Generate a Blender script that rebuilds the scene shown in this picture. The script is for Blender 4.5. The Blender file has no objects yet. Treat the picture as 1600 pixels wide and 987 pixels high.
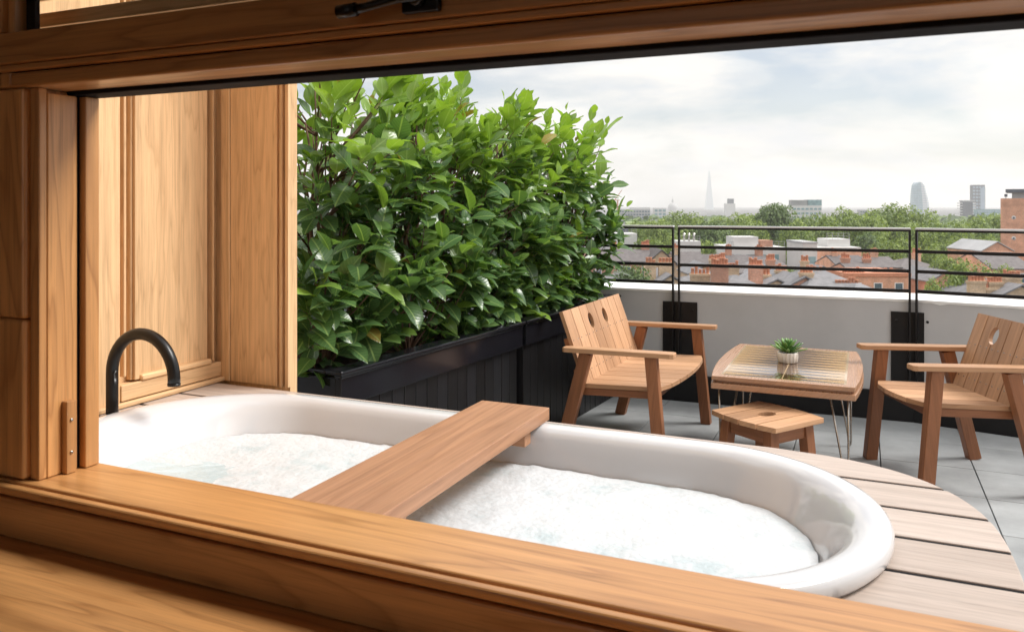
import bpy, math, random
from mathutils import Vector, Matrix
random.seed(11)
R = math.radians
sc = bpy.context.scene
col = sc.collection
V = Vector

# ------------------------------------------------------------------ camera numbers
YAW = R(23.7)
FPX = 1252.0
HOR = 320.0
EYE = 1.4
s_, c_ = math.sin(YAW), math.cos(YAW)

def PX(px, d):
    """ground position (x, y) seen along image column px at forward distance d"""
    a = (px - 800.0) / FPX
    return V((d * (-s_ + c_ * a), d * (c_ + s_ * a)))

def ZY(py, d):
    """height seen at image row py at forward distance d"""
    return EYE + (HOR - py) / FPX * d

# ------------------------------------------------------------------ mesh builder
class MB:
    def __init__(self):
        self.v = []; self.f = []; self.uv = []; self.mi = []; self.sm = []; self.t = []
    def add(self, verts, faces, g=None, mat=0, smooth=False, tint=None, uvs=None, off=None):
        b = len(self.v)
        verts = [V(p) for p in verts]
        self.v += verts
        if tint is None: tint = random.random()
        if off is None: off = (random.uniform(0, 40), random.uniform(0, 40))
        if g is None:
            lo = [min(p[i] for p in verts) for i in range(3)]; hi = [max(p[i] for p in verts) for i in range(3)]
            e = [hi[i] - lo[i] for i in range(3)]; k = e.index(max(e)); g = V([1.0 if i == k else 0.0 for i in range(3)])
        g = V(g).normalized()
        for fi, f in enumerate(faces):
            self.f.append([b + i for i in f]); self.mi.append(mat); self.sm.append(smooth); self.t.append(tint)
            if uvs is not None:
                self.uv.append(uvs[fi]); continue
            p0, p1, p2 = verts[f[0]], verts[f[1]], verts[f[2]]
            n = (p1 - p0).cross(p2 - p0)
            if n.length < 1e-12: n = V((0, 0, 1))
            n.normalize()
            gg = g - n * g.dot(n)
            if gg.length < 0.25:
                gg = n.orthogonal()
            gg.normalize(); tt = n.cross(gg)
            self.uv.append([(verts[i].dot(gg) + off[0], verts[i].dot(tt) + off[1]) for i in f])
    def box(self, c, s, M=None, **k):
        x, y, z = s[0] / 2, s[1] / 2, s[2] / 2
        vs = [V((a * x, b * y, d * z)) for d in (-1, 1) for b in (-1, 1) for a in (-1, 1)]
        if 'g' not in k:
            i = list(s).index(max(s)); g = V([1.0 if j == i else 0.0 for j in range(3)])
            if M is not None: g = M @ g
            k['g'] = g
        if M is not None: vs = [M @ p for p in vs]
        vs = [p + V(c) for p in vs]
        self.add(vs, [(0, 2, 3, 1), (4, 5, 7, 6), (0, 1, 5, 4), (2, 6, 7, 3), (0, 4, 6, 2), (1, 3, 7, 5)], **k)
    def bx(self, x0, x1, y0, y1, z0, z1, **k):
        self.box(((x0 + x1) / 2, (y0 + y1) / 2, (z0 + z1) / 2), (x1 - x0, y1 - y0, z1 - z0), **k)
    def beam(self, p0, p1, w, h, side=(0, 1, 0), **k):
        p0, p1 = V(p0), V(p1); d = p1 - p0; L = d.length; d.normalize()
        sd = V(side); sd = (sd - d * sd.dot(d)).normalized(); up = d.cross(sd)
        M = Matrix((d, sd, up)).transposed()
        self.box((p0 + p1) / 2, (L, w, h), M=M, **k)
    def prism(self, poly, z0, z1, M=None, o=(0, 0, 0), **k):
        n = len(poly)
        ar = sum(poly[i][0] * poly[(i + 1) % n][1] - poly[(i + 1) % n][0] * poly[i][1] for i in range(n))
        if ar < 0: poly = poly[::-1]
        vs = [V((p[0], p[1], z0)) for p in poly] + [V((p[0], p[1], z1)) for p in poly]
        if M is not None: vs = [M @ p for p in vs]
        vs = [p + V(o) for p in vs]
        fs = [tuple(range(n - 1, -1, -1)), tuple(range(n, 2 * n))] + [(i, (i + 1) % n, n + (i + 1) % n, n + i) for i in range(n)]
        self.add(vs, fs, **k)
    def tube(self, pts, r, n=10, cap=True, **k):
        pts = [V(p) for p in pts]; rs = r if isinstance(r, (list, tuple)) else [r] * len(pts)
        vs = []; prev = None
        for i, p in enumerate(pts):
            d = (pts[min(i + 1, len(pts) - 1)] - pts[max(i - 1, 0)]).normalized()
            if prev is None: a = d.orthogonal().normalized()
            else: a = (prev - d * prev.dot(d)).normalized()
            prev = a; b = d.cross(a)
            for j in range(n):
                t = 2 * math.pi * j / n; vs.append(p + (a * math.cos(t) + b * math.sin(t)) * rs[i])
        fs = []
        for i in range(len(pts) - 1):
            for j in range(n):
                fs.append((i * n + j, i * n + (j + 1) % n, (i + 1) * n + (j + 1) % n, (i + 1) * n + j))
        if cap: fs += [tuple(range(n - 1, -1, -1)), tuple(range((len(pts) - 1) * n, len(pts) * n))]
        k.setdefault('smooth', True)
        self.add(vs, fs, **k)
    def lathe(self, prof, n=24, c=(0, 0, 0), fn=None, **k):
        vs = []; fs = []
        for r, z in prof:
            for j in range(n):
                t = 2 * math.pi * j / n; rr = r * (fn(t) if fn else 1)
                vs.append(V((rr * math.cos(t), rr * math.sin(t), z)) + V(c))
        for i in range(len(prof) - 1):
            for j in range(n):
                fs.append((i * n + j, i * n + (j + 1) % n, (i + 1) * n + (j + 1) % n, (i + 1) * n + j))
        k.setdefault('smooth', True)
        self.add(vs, fs, **k)
    def build(self, name, mats, parent=None, bevel=0.0, seg=2):
        if not isinstance(mats, (list, tuple)): mats = [mats]
        me = bpy.data.meshes.new(name)
        me.from_pydata([tuple(p) for p in self.v], [], self.f)
        for m in mats: me.materials.append(m)
        uvl = me.uv_layers.new(name='UVMap')
        at = me.attributes.new('tint', 'FLOAT', 'FACE')
        at.data.foreach_set('value', self.t)
        me.polygons.foreach_set('material_index', self.mi)
        me.polygons.foreach_set('use_smooth', self.sm)
        flat = [c for f in self.uv for p in f for c in p]
        uvl.data.foreach_set('uv', flat)
        me.update()
        o = bpy.data.objects.new(name, me); col.objects.link(o)
        if parent is not None: o.parent = parent
        if bevel:
            md = o.modifiers.new('bevel', 'BEVEL'); md.width = bevel; md.segments = seg; md.limit_method = 'ANGLE'; md.angle_limit = R(35)
        return o

def tag(o, label=None, cat=None, group=None, kind=None):
    if label: o['label'] = label
    if cat: o['category'] = cat
    if group: o['group'] = group
    if kind: o['kind'] = kind
    return o

def thing(name, loc=(0, 0, 0), rz=0.0, label=None, cat=None, group=None, kind='thing'):
    o = bpy.data.objects.new(name, None); col.objects.link(o)
    o.location = loc; o.rotation_euler = (0, 0, rz); o.empty_display_size = 0.1
    return tag(o, label, cat, group, kind)

def dup(root, loc, rz=0.0, label=None, scale=None):
    r = root.copy(); col.objects.link(r); r.location = loc; r.rotation_euler = (0, 0, rz)
    if scale: r.scale = scale
    if label: r['label'] = label
    for ch in list(root.children):
        c = ch.copy(); col.objects.link(c); c.parent = r
        for g in list(ch.children):
            d = g.copy(); col.objects.link(d); d.parent = c
    return r

# ------------------------------------------------------------------ materials
def newmat(name):
    m = bpy.data.materials.new(name); m.use_nodes = True
    nt = m.node_tree; b = nt.nodes['Principled BSDF']
    return m, nt, b

def N(nt, typ, **kw):
    n = nt.nodes.new(typ)
    for k, v in kw.items():
        if k in n.inputs: n.inputs[k].default_value = v
        else: setattr(n, k, v)
    return n

def ramp(nt, fac, stops):
    r = nt.nodes.new('ShaderNodeValToRGB'); el = r.color_ramp.elements
    while len(el) < len(stops): el.new(0.5)
    for e, (p, c) in zip(el, stops):
        e.position = p; e.color = (c[0], c[1], c[2], 1) if isinstance(c, (tuple, list)) else (c, c, c, 1)
    nt.links.new(fac, r.inputs[0]); return r.outputs[0]

def mixc(nt, fac, a, b, mode='MIX'):
    m = nt.nodes.new('ShaderNodeMix'); m.data_type = 'RGBA'; m.blend_type = mode
    for i, x in ((0, fac), (6, a), (7, b)):
        if isinstance(x, (int, float)): m.inputs[i].default_value = x
        elif isinstance(x, (tuple, list)): m.inputs[i].default_value = (x[0], x[1], x[2], 1)
        else: nt.links.new(x, m.inputs[i])
    return m.outputs[2]

def math_(nt, op, a, b=None):
    m = nt.nodes.new('ShaderNodeMath'); m.operation = op
    for i, x in ((0, a), (1, b)):
        if x is None: continue
        if isinstance(x, (int, float)): m.inputs[i].default_value = x
        else: nt.links.new(x, m.inputs[i])
    return m.outputs[0]

def mul3(c, k): return (c[0] * k, c[1] * k, c[2] * k)

def wood(name, base, rough=0.42, contrast=0.3, fine=1.0, spec=0.4, coat=0.0, varied=0.18, figure=1.0):
    m, nt, b = newmat(name); L = nt.links
    uv = N(nt, 'ShaderNodeUVMap'); uv.uv_map = 'UVMap'
    def nz(su, sv, detail, rough_=0.6, dist=0.0):
        mp = N(nt, 'ShaderNodeMapping'); mp.inputs['Scale'].default_value = (su, sv, 1)
        L.new(uv.outputs[0], mp.inputs[0])
        n = N(nt, 'ShaderNodeTexNoise', Scale=1.0, Detail=detail, Roughness=rough_, Distortion=dist)
        L.new(mp.outputs[0], n.inputs['Vector']); return n.outputs[0]
    # growth-ring figure: long stretched noise folded into bands
    big = nz(0.9 * figure, 9.0 * figure, 3.0, 0.5, 0.3)
    rings = math_(nt, 'FRACT', math_(nt, 'MULTIPLY', big, 9.0))
    rings = ramp(nt, rings, [(0.0, 0.45), (0.10, 0.05), (0.55, 0.12), (0.80, 0.55), (0.94, 1.0), (1.0, 0.45)])
    pores = nz(6.0, 330.0 * fine, 3.0, 0.7)
    streak = nz(1.2, 55.0 * fine, 4.0, 0.65)
    cloud = nz(1.1, 3.2, 3.0, 0.5)
    c0 = mixc(nt, math_(nt, 'MULTIPLY', rings, contrast), base, (base[0] * 0.52, base[1] * 0.43, base[2] * 0.34))
    st = ramp(nt, streak, [(0.35, 0.82), (0.65, 1.12)])
    c1 = mixc(nt, 0.8, c0, st, 'MULTIPLY')
    po = ramp(nt, pores, [(0.36, 0.72), (0.47, 1.0)])
    c2 = mixc(nt, 0.7, c1, po, 'MULTIPLY')
    cl = ramp(nt, cloud, [(0.3, (0.86, 0.84, 0.82)), (0.7, (1.1, 1.1, 1.1))])
    c3 = mixc(nt, 0.8, c2, cl, 'MULTIPLY')
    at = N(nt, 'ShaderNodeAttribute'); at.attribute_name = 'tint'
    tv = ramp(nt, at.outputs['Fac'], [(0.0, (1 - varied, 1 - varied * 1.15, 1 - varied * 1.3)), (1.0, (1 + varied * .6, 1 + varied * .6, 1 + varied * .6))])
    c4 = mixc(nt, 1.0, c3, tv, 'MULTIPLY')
    L.new(c4, b.inputs['Base Color'])
    b.inputs['Specular IOR Level'].default_value = spec
    rr = ramp(nt, streak, [(0.3, rough + 0.1), (0.7, rough - 0.04)])
    L.new(rr, b.inputs['Roughness'])
    if coat: b.inputs['Coat Weight'].default_value = coat; b.inputs['Coat Roughness'].default_value = 0.2
    bp = N(nt, 'ShaderNodeBump', Strength=0.25, Distance=0.0008)
    L.new(math_(nt, 'ADD', math_(nt, 'MULTIPLY', pores, 0.7), math_(nt, 'MULTIPLY', rings, 0.3)), bp.inputs['Height'])
    L.new(bp.outputs[0], b.inputs['Normal'])
    return m

def plain(name, base, rough=0.5, spec=0.5, metal=0.0, var=0.12, scale=6.0, bump=0.0, bscale=60.0, coat=0.0, tintvar=0.0, detail=5.0):
    m, nt, b = newmat(name); L = nt.links
    tc = N(nt, 'ShaderNodeTexCoord')
    n = N(nt, 'ShaderNodeTexNoise', Scale=scale, Detail=detail, Roughness=0.6); L.new(tc.outputs['Object'], n.inputs['Vector'])
    c = ramp(nt, n.outputs[0], [(0.3, mul3(base, 1 - var)), (0.7, mul3(base, 1 + var))])
    if tintvar:
        at = N(nt, 'ShaderNodeAttribute'); at.attribute_name = 'tint'
        tv = ramp(nt, at.outputs['Fac'], [(0.0, 1 - tintvar), (1.0, 1 + tintvar)])
        c = mixc(nt, 1.0, c, tv, 'MULTIPLY')
    L.new(c, b.inputs['Base Color'])
    rr = ramp(nt, n.outputs[0], [(0.3, min(1, rough * 1.12)), (0.7, rough * 0.9)]); L.new(rr, b.inputs['Roughness'])
    b.inputs['Specular IOR Level'].default_value = spec; b.inputs['Metallic'].default_value = metal
    if coat: b.inputs['Coat Weight'].default_value = coat; b.inputs['Coat Roughness'].default_value = 0.05
    if bump:
        n2 = N(nt, 'ShaderNodeTexNoise', Scale=bscale, Detail=4.0); L.new(tc.outputs['Object'], n2.inputs['Vector'])
        bp = N(nt, 'ShaderNodeBump', Strength=bump, Distance=0.003); L.new(n2.outputs[0], bp.inputs['Height']); L.new(bp.outputs[0], b.inputs['Normal'])
    return m

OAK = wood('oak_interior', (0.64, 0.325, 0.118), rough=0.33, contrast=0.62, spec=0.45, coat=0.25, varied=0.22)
OAKP = wood('oak_exterior', (0.73, 0.485, 0.265), rough=0.42, contrast=0.36, spec=0.4, varied=0.10, figure=1.3)
DECK = wood('deck_timber', (0.50, 0.425, 0.375), rough=0.42, contrast=0.12, fine=0.6, spec=0.4, varied=0.10)
TEAKF = wood('teak_frame', (0.27, 0.112, 0.050), rough=0.45, contrast=0.2, fine=0.8, spec=0.4, varied=0.16)
TEAK = wood('teak', (0.53, 0.31, 0.175), rough=0.45, contrast=0.25, fine=0.8, spec=0.4, varied=0.26)
IROKO = wood('iroko_board', (0.50, 0.275, 0.160), rough=0.42, contrast=0.4, spec=0.4, figure=0.8)
WALNUT = wood('walnut_top', (0.44, 0.255, 0.155), rough=0.25, contrast=0.2, spec=0.5, coat=0.3)
BLACKWOOD = wood('black_stained_boards', (0.011, 0.011, 0.013), rough=0.33, contrast=0.3, spec=0.35, varied=0.5)
BLACKPAINT = plain('black_paint', (0.009, 0.009, 0.012), rough=0.16, spec=0.35, var=0.2, bump=0.08, bscale=30)
BLACKMETAL = plain('black_metal', (0.007, 0.007, 0.008), rough=0.4, spec=0.3, var=0.2)
GASKET = plain('rubber_gasket', (0.006, 0.006, 0.008), rough=0.7, spec=0.15, var=0.1)
TAPBLACK = plain('tap_black', (0.006, 0.006, 0.006), rough=0.3, spec=0.35, var=0.15, scale=20)
ENAMEL = plain('enamel', (0.61, 0.622, 0.64), rough=0.10, spec=0.5, var=0.01, coat=0.6)
RENDERGREY = plain('grey_render', (0.48, 0.475, 0.475), rough=0.85, spec=0.2, var=0.10, scale=1.6, bump=0.15, bscale=90, detail=8)
WHITEPAINT = plain('white_membrane', (0.80, 0.80, 0.79), rough=0.6, var=0.04, scale=3)
PAVER = plain('concrete_paver', (0.33, 0.345, 0.35), rough=0.55, spec=0.4, var=0.24, scale=2.6, bump=0.1, bscale=160, tintvar=0.13, detail=9)
PEDESTAL = plain('dark_bed', (0.02, 0.02, 0.02), rough=0.9)
SOIL = plain('soil', (0.045, 0.028, 0.018), rough=0.95, var=0.5, scale=60, bump=1.0, bscale=80)
BARK = plain('laurel_bark', (0.13, 0.072, 0.042), rough=0.8, var=0.3, scale=40)
STEEL = plain('brushed_steel', (0.42, 0.40, 0.37), rough=0.25, metal=1.0, var=0.08, scale=40)
RAILCAP = plain('pale_metal_cap', (0.55, 0.55, 0.56), rough=0.35, var=0.05)
CERAMIC = plain('ceramic_pot', (0.74, 0.70, 0.64), rough=0.55, var=0.04, scale=40)
PLASTER = plain('plaster', (0.62, 0.60, 0.56), rough=0.8, var=0.04)

def leafmat(name, young, old, rough=0.30, trans=0.22):
    m, nt, b = newmat(name); L = nt.links
    at = N(nt, 'ShaderNodeAttribute'); at.attribute_name = 'tint'
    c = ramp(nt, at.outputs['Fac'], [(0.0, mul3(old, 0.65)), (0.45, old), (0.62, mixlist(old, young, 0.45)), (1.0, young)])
    uv = N(nt, 'ShaderNodeUVMap'); uv.uv_map = 'UVMap'
    sx = N(nt, 'ShaderNodeSeparateXYZ'); L.new(uv.outputs[0], sx.inputs[0])
    av = math_(nt, 'ABSOLUTE', sx.outputs[1])
    rib = ramp(nt, av, [(0.0, 1.0), (0.045, 1.0), (0.09, 0.0)])
    # side veins slanting off the midrib
    q = math_(nt, 'SUBTRACT', math_(nt, 'MULTIPLY', sx.outputs[0], 9.0), math_(nt, 'MULTIPLY', av, 2.2))
    w = math_(nt, 'ABSOLUTE', math_(nt, 'SUBTRACT', math_(nt, 'FRACT', q), 0.5))
    vein = ramp(nt, w, [(0.0, 1.0), (0.06, 0.6), (0.13, 0.0)])
    fac = math_(nt, 'MAXIMUM', math_(nt, 'MULTIPLY', rib, 0.55), math_(nt, 'MULTIPLY', vein, 0.18))
    c2 = mixc(nt, fac, c, (0.30, 0.42, 0.14))
    L.new(c2, b.inputs['Base Color']); b.inputs['Roughness'].default_value = rough
    b.inputs['Specular IOR Level'].default_value = 0.5
    bp = N(nt, 'ShaderNodeBump', Strength=0.35, Distance=0.002); L.new(math_(nt, 'MULTIPLY', w, -1.0), bp.inputs['Height'])
    L.new(bp.outputs[0], b.inputs['Normal'])
    tr = N(nt, 'ShaderNodeBsdfTranslucent'); tcol = mixc(nt, 1.0, c2, (1.7, 1.75, 0.7), 'MULTIPLY'); L.new(tcol, tr.inputs[0])
    mx = N(nt, 'ShaderNodeMixShader'); mx.inputs[0].default_value = trans
    L.new(b.outputs[0], mx.inputs[1]); L.new(tr.outputs[0], mx.inputs[2])
    L.new(mx.outputs[0], nt.nodes['Material Output'].inputs[0])
    return m
def mixlist(a, b, t): return tuple(a[i] * (1 - t) + b[i] * t for i in range(3))

LEAF = leafmat('laurel_leaf', (0.245, 0.385, 0.055), (0.080, 0.160, 0.058), rough=0.24, trans=0.28)
OLDLEAF = leafmat('yellowed_laurel_leaf', (0.34, 0.26, 0.05), (0.20, 0.15, 0.03))
TREELEAF = leafmat('park_leaf', (0.32, 0.40, 0.09), (0.13, 0.19, 0.05), rough=0.6, trans=0.25)
TREELEAF2 = leafmat('park_leaf_dark', (0.20, 0.28, 0.08), (0.08, 0.13, 0.045), rough=0.6, trans=0.2)
SUCC = leafmat('succulent_leaf', (0.22, 0.42, 0.10), (0.06, 0.17, 0.04), rough=0.35, trans=0.05)

def glassmat():
    m, nt, b = newmat('window_glass')
    b.inputs['Base Color'].default_value = (0.95, 0.97, 0.96, 1); b.inputs['Transmission Weight'].default_value = 1.0
    b.inputs['Roughness'].default_value = 0.0; b.inputs['IOR'].default_value = 1.02
    b.inputs['Coat Weight'].default_value = 0.3; b.inputs['Coat Roughness'].default_value = 0.0
    return m
GLASS = glassmat()

def foammat():
    m, nt, b = newmat('bath_foam'); L = nt.links
    tc = N(nt, 'ShaderNodeTexCoord')
    v1 = N(nt, 'ShaderNodeTexVoronoi', Scale=120.0); L.new(tc.outputs['Object'], v1.inputs['Vector'])
    v2 = N(nt, 'ShaderNodeTexVoronoi', Scale=60.0); L.new(tc.outputs['Object'], v2.inputs['Vector'])
    n = N(nt, 'ShaderNodeTexNoise', Scale=9.0, Detail=7.0, Roughness=0.65); L.new(tc.outputs['Object'], n.inputs['Vector'])
    c = ramp(nt, n.outputs[0], [(0.33, (0.45, 0.525, 0.55)), (0.47, (0.565, 0.60, 0.62)), (0.66, (0.61, 0.635, 0.655))])
    L.new(c, b.inputs['Base Color']); b.inputs['Roughness'].default_value = 0.45
    b.inputs['Subsurface Weight'].default_value = 0.0
    h = math_(nt, 'ADD', math_(nt, 'MULTIPLY', v1.outputs['Distance'], -0.35), math_(nt, 'MULTIPLY', v2.outputs['Distance'], -0.9))
    h = math_(nt, 'ADD', h, math_(nt, 'MULTIPLY', n.outputs[0], 3.0))
    bp = N(nt, 'ShaderNodeBump', Strength=0.42, Distance=0.004); L.new(h, bp.inputs['Height']); L.new(bp.outputs[0], b.inputs['Normal'])
    return m
FOAM = foammat()
def watermat():
    m, nt, b = newmat('bath_water'); L = nt.links
    b.inputs['Base Color'].default_value = (0.47, 0.565, 0.59, 1); b.inputs['Roughness'].default_value = 0.06
    b.inputs['Specular IOR Level'].default_value = 0.5
    tc = N(nt, 'ShaderNodeTexCoord'); n = N(nt, 'ShaderNodeTexNoise', Scale=22.0, Detail=3.0); L.new(tc.outputs['Object'], n.inputs['Vector'])
    bp = N(nt, 'ShaderNodeBump', Strength=0.4, Distance=0.01); L.new(n.outputs[0], bp.inputs['Height']); L.new(bp.outputs[0], b.inputs['Normal'])
    return m
WATER = watermat()

# board game inlay veneers
GAMEDARK = plain('inlay_walnut', (0.075, 0.035, 0.02), rough=0.12, var=0.2, scale=30, coat=1.0)
GAMEGOLD = plain('inlay_gold', (0.60, 0.36, 0.13), rough=0.12, var=0.12, scale=30, coat=1.0)
GAMEPALE = plain('inlay_maple', (0.56, 0.40, 0.22), rough=0.12, var=0.1, scale=30, coat=1.0)

# city materials
def brickmat(name, base, mortar=(0.45, 0.40, 0.35)):
    m, nt, b = newmat(name); L = nt.links
    uv = N(nt, 'ShaderNodeUVMap'); uv.uv_map = 'UVMap'
    br = N(nt, 'ShaderNodeTexBrick', Scale=4.0); br.inputs['Color1'].default_value = (*mul3(base, 0.85), 1); br.inputs['Color2'].default_value = (*mul3(base, 1.15), 1)
    br.inputs['Mortar'].default_value = (*mortar, 1); br.inputs['Mortar Size'].default_value = 0.012
    L.new(uv.outputs[0], br.inputs['Vector'])
    tc = N(nt, 'ShaderNodeTexCoord'); n = N(nt, 'ShaderNodeTexNoise', Scale=0.7, Detail=6.0); L.new(tc.outputs['Object'], n.inputs['Vector'])
    v = ramp(nt, n.outputs[0], [(0.3, 0.75), (0.7, 1.15)])
    at = N(nt, 'ShaderNodeAttribute'); at.attribute_name = 'tint'
    tv = ramp(nt, at.outputs['Fac'], [(0.0, 0.85), (1.0, 1.15)])
    L.new(mixc(nt, 1.0, mixc(nt, 1.0, br.outputs[0], v, 'MULTIPLY'), tv, 'MULTIPLY'), b.inputs['Base Color']); b.inputs['Roughness'].default_value = 0.9
    b.inputs['Specular IOR Level'].default_value = 0.2
    return m
BRICK_RED = brickmat('red_brick', (0.54, 0.27, 0.18))
BRICK_YEL = brickmat('stock_brick', (0.58, 0.42, 0.27))
BRICK_ORG = brickmat('orange_brick', (0.74, 0.40, 0.26))
SLATE = plain('slate_roof', (0.12, 0.105, 0.102), rough=0.7, var=0.2, scale=1.5, tintvar=0.15)
SLATE2 = plain('pale_slate_roof', (0.20, 0.195, 0.20), rough=0.7, var=0.2, scale=1.5, tintvar=0.15)
TERRA = plain('terracotta', (0.55, 0.24, 0.14), rough=0.85, var=0.15, scale=4)
CITYWHITE = plain('white_cladding', (0.62, 0.61, 0.59), rough=0.7, var=0.06, scale=0.5)
CITYGREY = plain('grey_concrete', (0.40, 0.40, 0.40), rough=0.8, var=0.1, scale=0.3)
CITYDARK = plain('dark_cladding', (0.10, 0.11, 0.13), rough=0.5, var=0.15, scale=0.3)
CITYGLASS = plain('city_glass', (0.10, 0.15, 0.18), rough=0.12, var=0.3, scale=0.4)
CITYTEAL = plain('teal_glass', (0.22, 0.34, 0.36), rough=0.15, var=0.3, scale=0.3)
TOWERGLASS = plain('tower_glass', (0.34, 0.42, 0.50), rough=0.15, var=0.12, scale=0.05)
SPIREGLASS = plain('pale_spire_glass', (0.62, 0.66, 0.68), rough=0.3, var=0.04, scale=0.05)
GROUND = plain('city_ground', (0.10, 0.10, 0.10), rough=0.9, var=0.3, scale=0.05)
TRUNK = plain('tree_bark', (0.11, 0.085, 0.06), rough=0.9, var=0.3, scale=3)

# ------------------------------------------------------------------ terrace levels
Z_DECK = EYE - 0.626
Z_RIM = EYE - 0.585
Z_SILL = EYE - 0.50
Z_HEAD = EYE + 0.21
Z_BENCH = EYE - 0.603
GZ = -22.0

# ------------------------------------------------------------------ ground + floor
g = MB(); g.box((0, 3000, GZ - 0.5), (9000, 9000, 1)); tag(g.build('ground', GROUND), kind='structure', label='city ground far below the terrace', cat='ground')

fl = MB()
TW = 0.4535
for i in range(-15, 14):
    for j in range(-9, 4):
        x0 = 0.084 + i * TW; y0 = 4.87 + j * 0.46
        if y0 < 1.5 and x0 < -2.6: pass
        fl.bx(x0 + .0028, x0 + TW - .0028, y0 + .0028, y0 + .46 - .0028, -0.04, random.uniform(-.0006, .0006))
tag(fl.build('terrace_floor', PAVER, bevel=0.0015, seg=1), kind='structure', label='pale grey square paving slabs of the roof terrace', cat='floor')
fb = MB(); fb.bx(-7.5, 7.5, 0.6, 6.6, -0.6, -0.045); tag(fb.build('floor_slab', PEDESTAL), kind='structure', label='dark slab under the paving joints', cat='floor')

# ------------------------------------------------------------------ parapet wall following three facets
PAR = [(-9.0, 5.70), (-1.23, 5.745), (0.295, 5.79), (6.5, 4.45)]
def offset_poly(pts, d):
    """points moved d away from the terrace (towards +y) with mitred joints"""
    out = []
    for i, p in enumerate(pts):
        dirs = []
        if i > 0: dirs.append((V(p) - V(pts[i - 1])).normalized())
        if i < len(pts) - 1: dirs.append((V(pts[i + 1]) - V(p)).normalized())
        n = V((0, 0))
        for q in dirs: n += V((-q.y, q.x))
        n.normalize(); k = 1 / max(0.3, n.dot(V((-dirs[0].y, dirs[0].x))))
        out.append((p[0] + n.x * d * k, p[1] + n.y * d * k))
    return out
def strip(mb, d0, d1, z0, z1, **k):
    a = offset_poly(PAR, d0); b = offset_poly(PAR, d1)
    for i in range(len(PAR) - 1):
        mb.prism([a[i], a[i + 1], b[i + 1], b[i]], z0, z1, **k)
pw = thing('parapet_wall', (0, 0, 0), label='grey rendered parapet wall with white top behind the garden chairs', cat='wall')
m = MB(); strip(m, 0, 0.42, -0.6, 0.775); m.build('wall_body', RENDERGREY, pw)
# white coping whose painted lower edge on the wall face is ragged
m = MB(); strip(m, -0.002, 0.425, 0.7755, 0.787)
a0 = offset_poly(PAR, -0.003)
for i in range(3):
    p, q = V(a0[i]), V(a0[i + 1]); n = max(2, int((q - p).length / 0.05)); lows = []
    for k in range(n + 1):
        lows.append(0.7725 - 0.003 * random.random() - (0.008 if random.random() < 0.02 else 0))
    vs = []; fs = []
    for k in range(n + 1):
        w = p.lerp(q, k / n); vs += [V((w.x, w.y, lows[k])), V((w.x, w.y, 0.7752))]
    for k in range(n): fs.append((2 * k, 2 * k + 2, 2 * k + 3, 2 * k + 1))
    m.add(vs, fs)
m.build('coping', WHITEPAINT, pw)
m = MB(); strip(m, -0.03, -0.003, 0.0, 0.19); m.build('skirting', BLACKMETAL, pw, bevel=0.002)

# mounting plates + railing panels
def face_frame(i, t):
    p, q = V(PAR[i]), V(PAR[i + 1]); d = (q - p).normalized(); return p + d * t, d
plate_labels = ['black mounting plate on the parapet behind the slatted loveseat', 'black mounting plate on the parapet behind the single armchair']
for k, (cx, seg) in enumerate(((-1.205, 1), (0.285, 1))):
    t = (cx - PAR[seg][0]); p, d = face_frame(seg, t); M = Matrix.Rotation(math.atan2(d.y, d.x), 3, 'Z')
    m = MB(); m.box((p.x + d.y * 0.009, p.y - d.x * 0.009, 0.449), (0.245, 0.012, 0.516), M=M)
    for dx in (-.09, .09):
        for dz in (-.2, .2):
            w = p + d * dx; m.tube([(w.x, w.y - .012, .449 + dz), (w.x, w.y - .022, .449 + dz)], 0.009, n=8)
    tag(m.build('mounting_plate', BLACKMETAL, bevel=0.001), plate_labels[k], 'mounting plate', 'mounting plates of the railing', 'thing')

def railing(x0, x1, seg, label):
    p, d = face_frame(seg, 0); k = 1 / d.x
    A = p + d * ((x0 - PAR[seg][0]) * k); B = p + d * ((x1 - PAR[seg][0]) * k)
    nn = V((d.y, -d.x)); ang = math.atan2(d.y, d.x)
    A = A + nn * 0.028; B = B + nn * 0.028
    r = thing('railing_panel', (A.x, A.y, 0), ang, label, 'railing', 'railing panels along the parapet')
    L = (B - A).length
    m = MB(); m.bx(0, L, -0.022, 0.022, 1.227, 1.2395); m.build('top_rail', BLACKMETAL, r, bevel=0.0015)
    m = MB(); m.bx(0, L, -0.026, 0.026, 1.24, 1.252); m.build('handrail_cap', RAILCAP, r, bevel=0.003)
    for z in (1.10, 0.972, 0.845):
        m = MB(); m.bx(0.0122, L - .0122, -0.008, 0.008, z - .0105, z + .0105); m.build('rail', BLACKMETAL, r, bevel=0.001)
    for x in (0.006, L - 0.006):
        m = MB(); m.bx(x - .006, x + .006, -0.022, 0.0125, 0.22, 1.2265); m.build('post', BLACKMETAL, r, bevel=0.001)
railing(-2.98, -1.243, 0, 'black railing panel running behind the laurel hedge')
railing(-4.75, -3.02, 0, 'black railing panel glimpsed only through the laurel leaves')
railing(-1.213, 0.276, 1, 'long black railing panel between the two mounting plates')
railing(0.312, 2.1, 2, 'angled black railing panel behind the single armchair')

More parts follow.
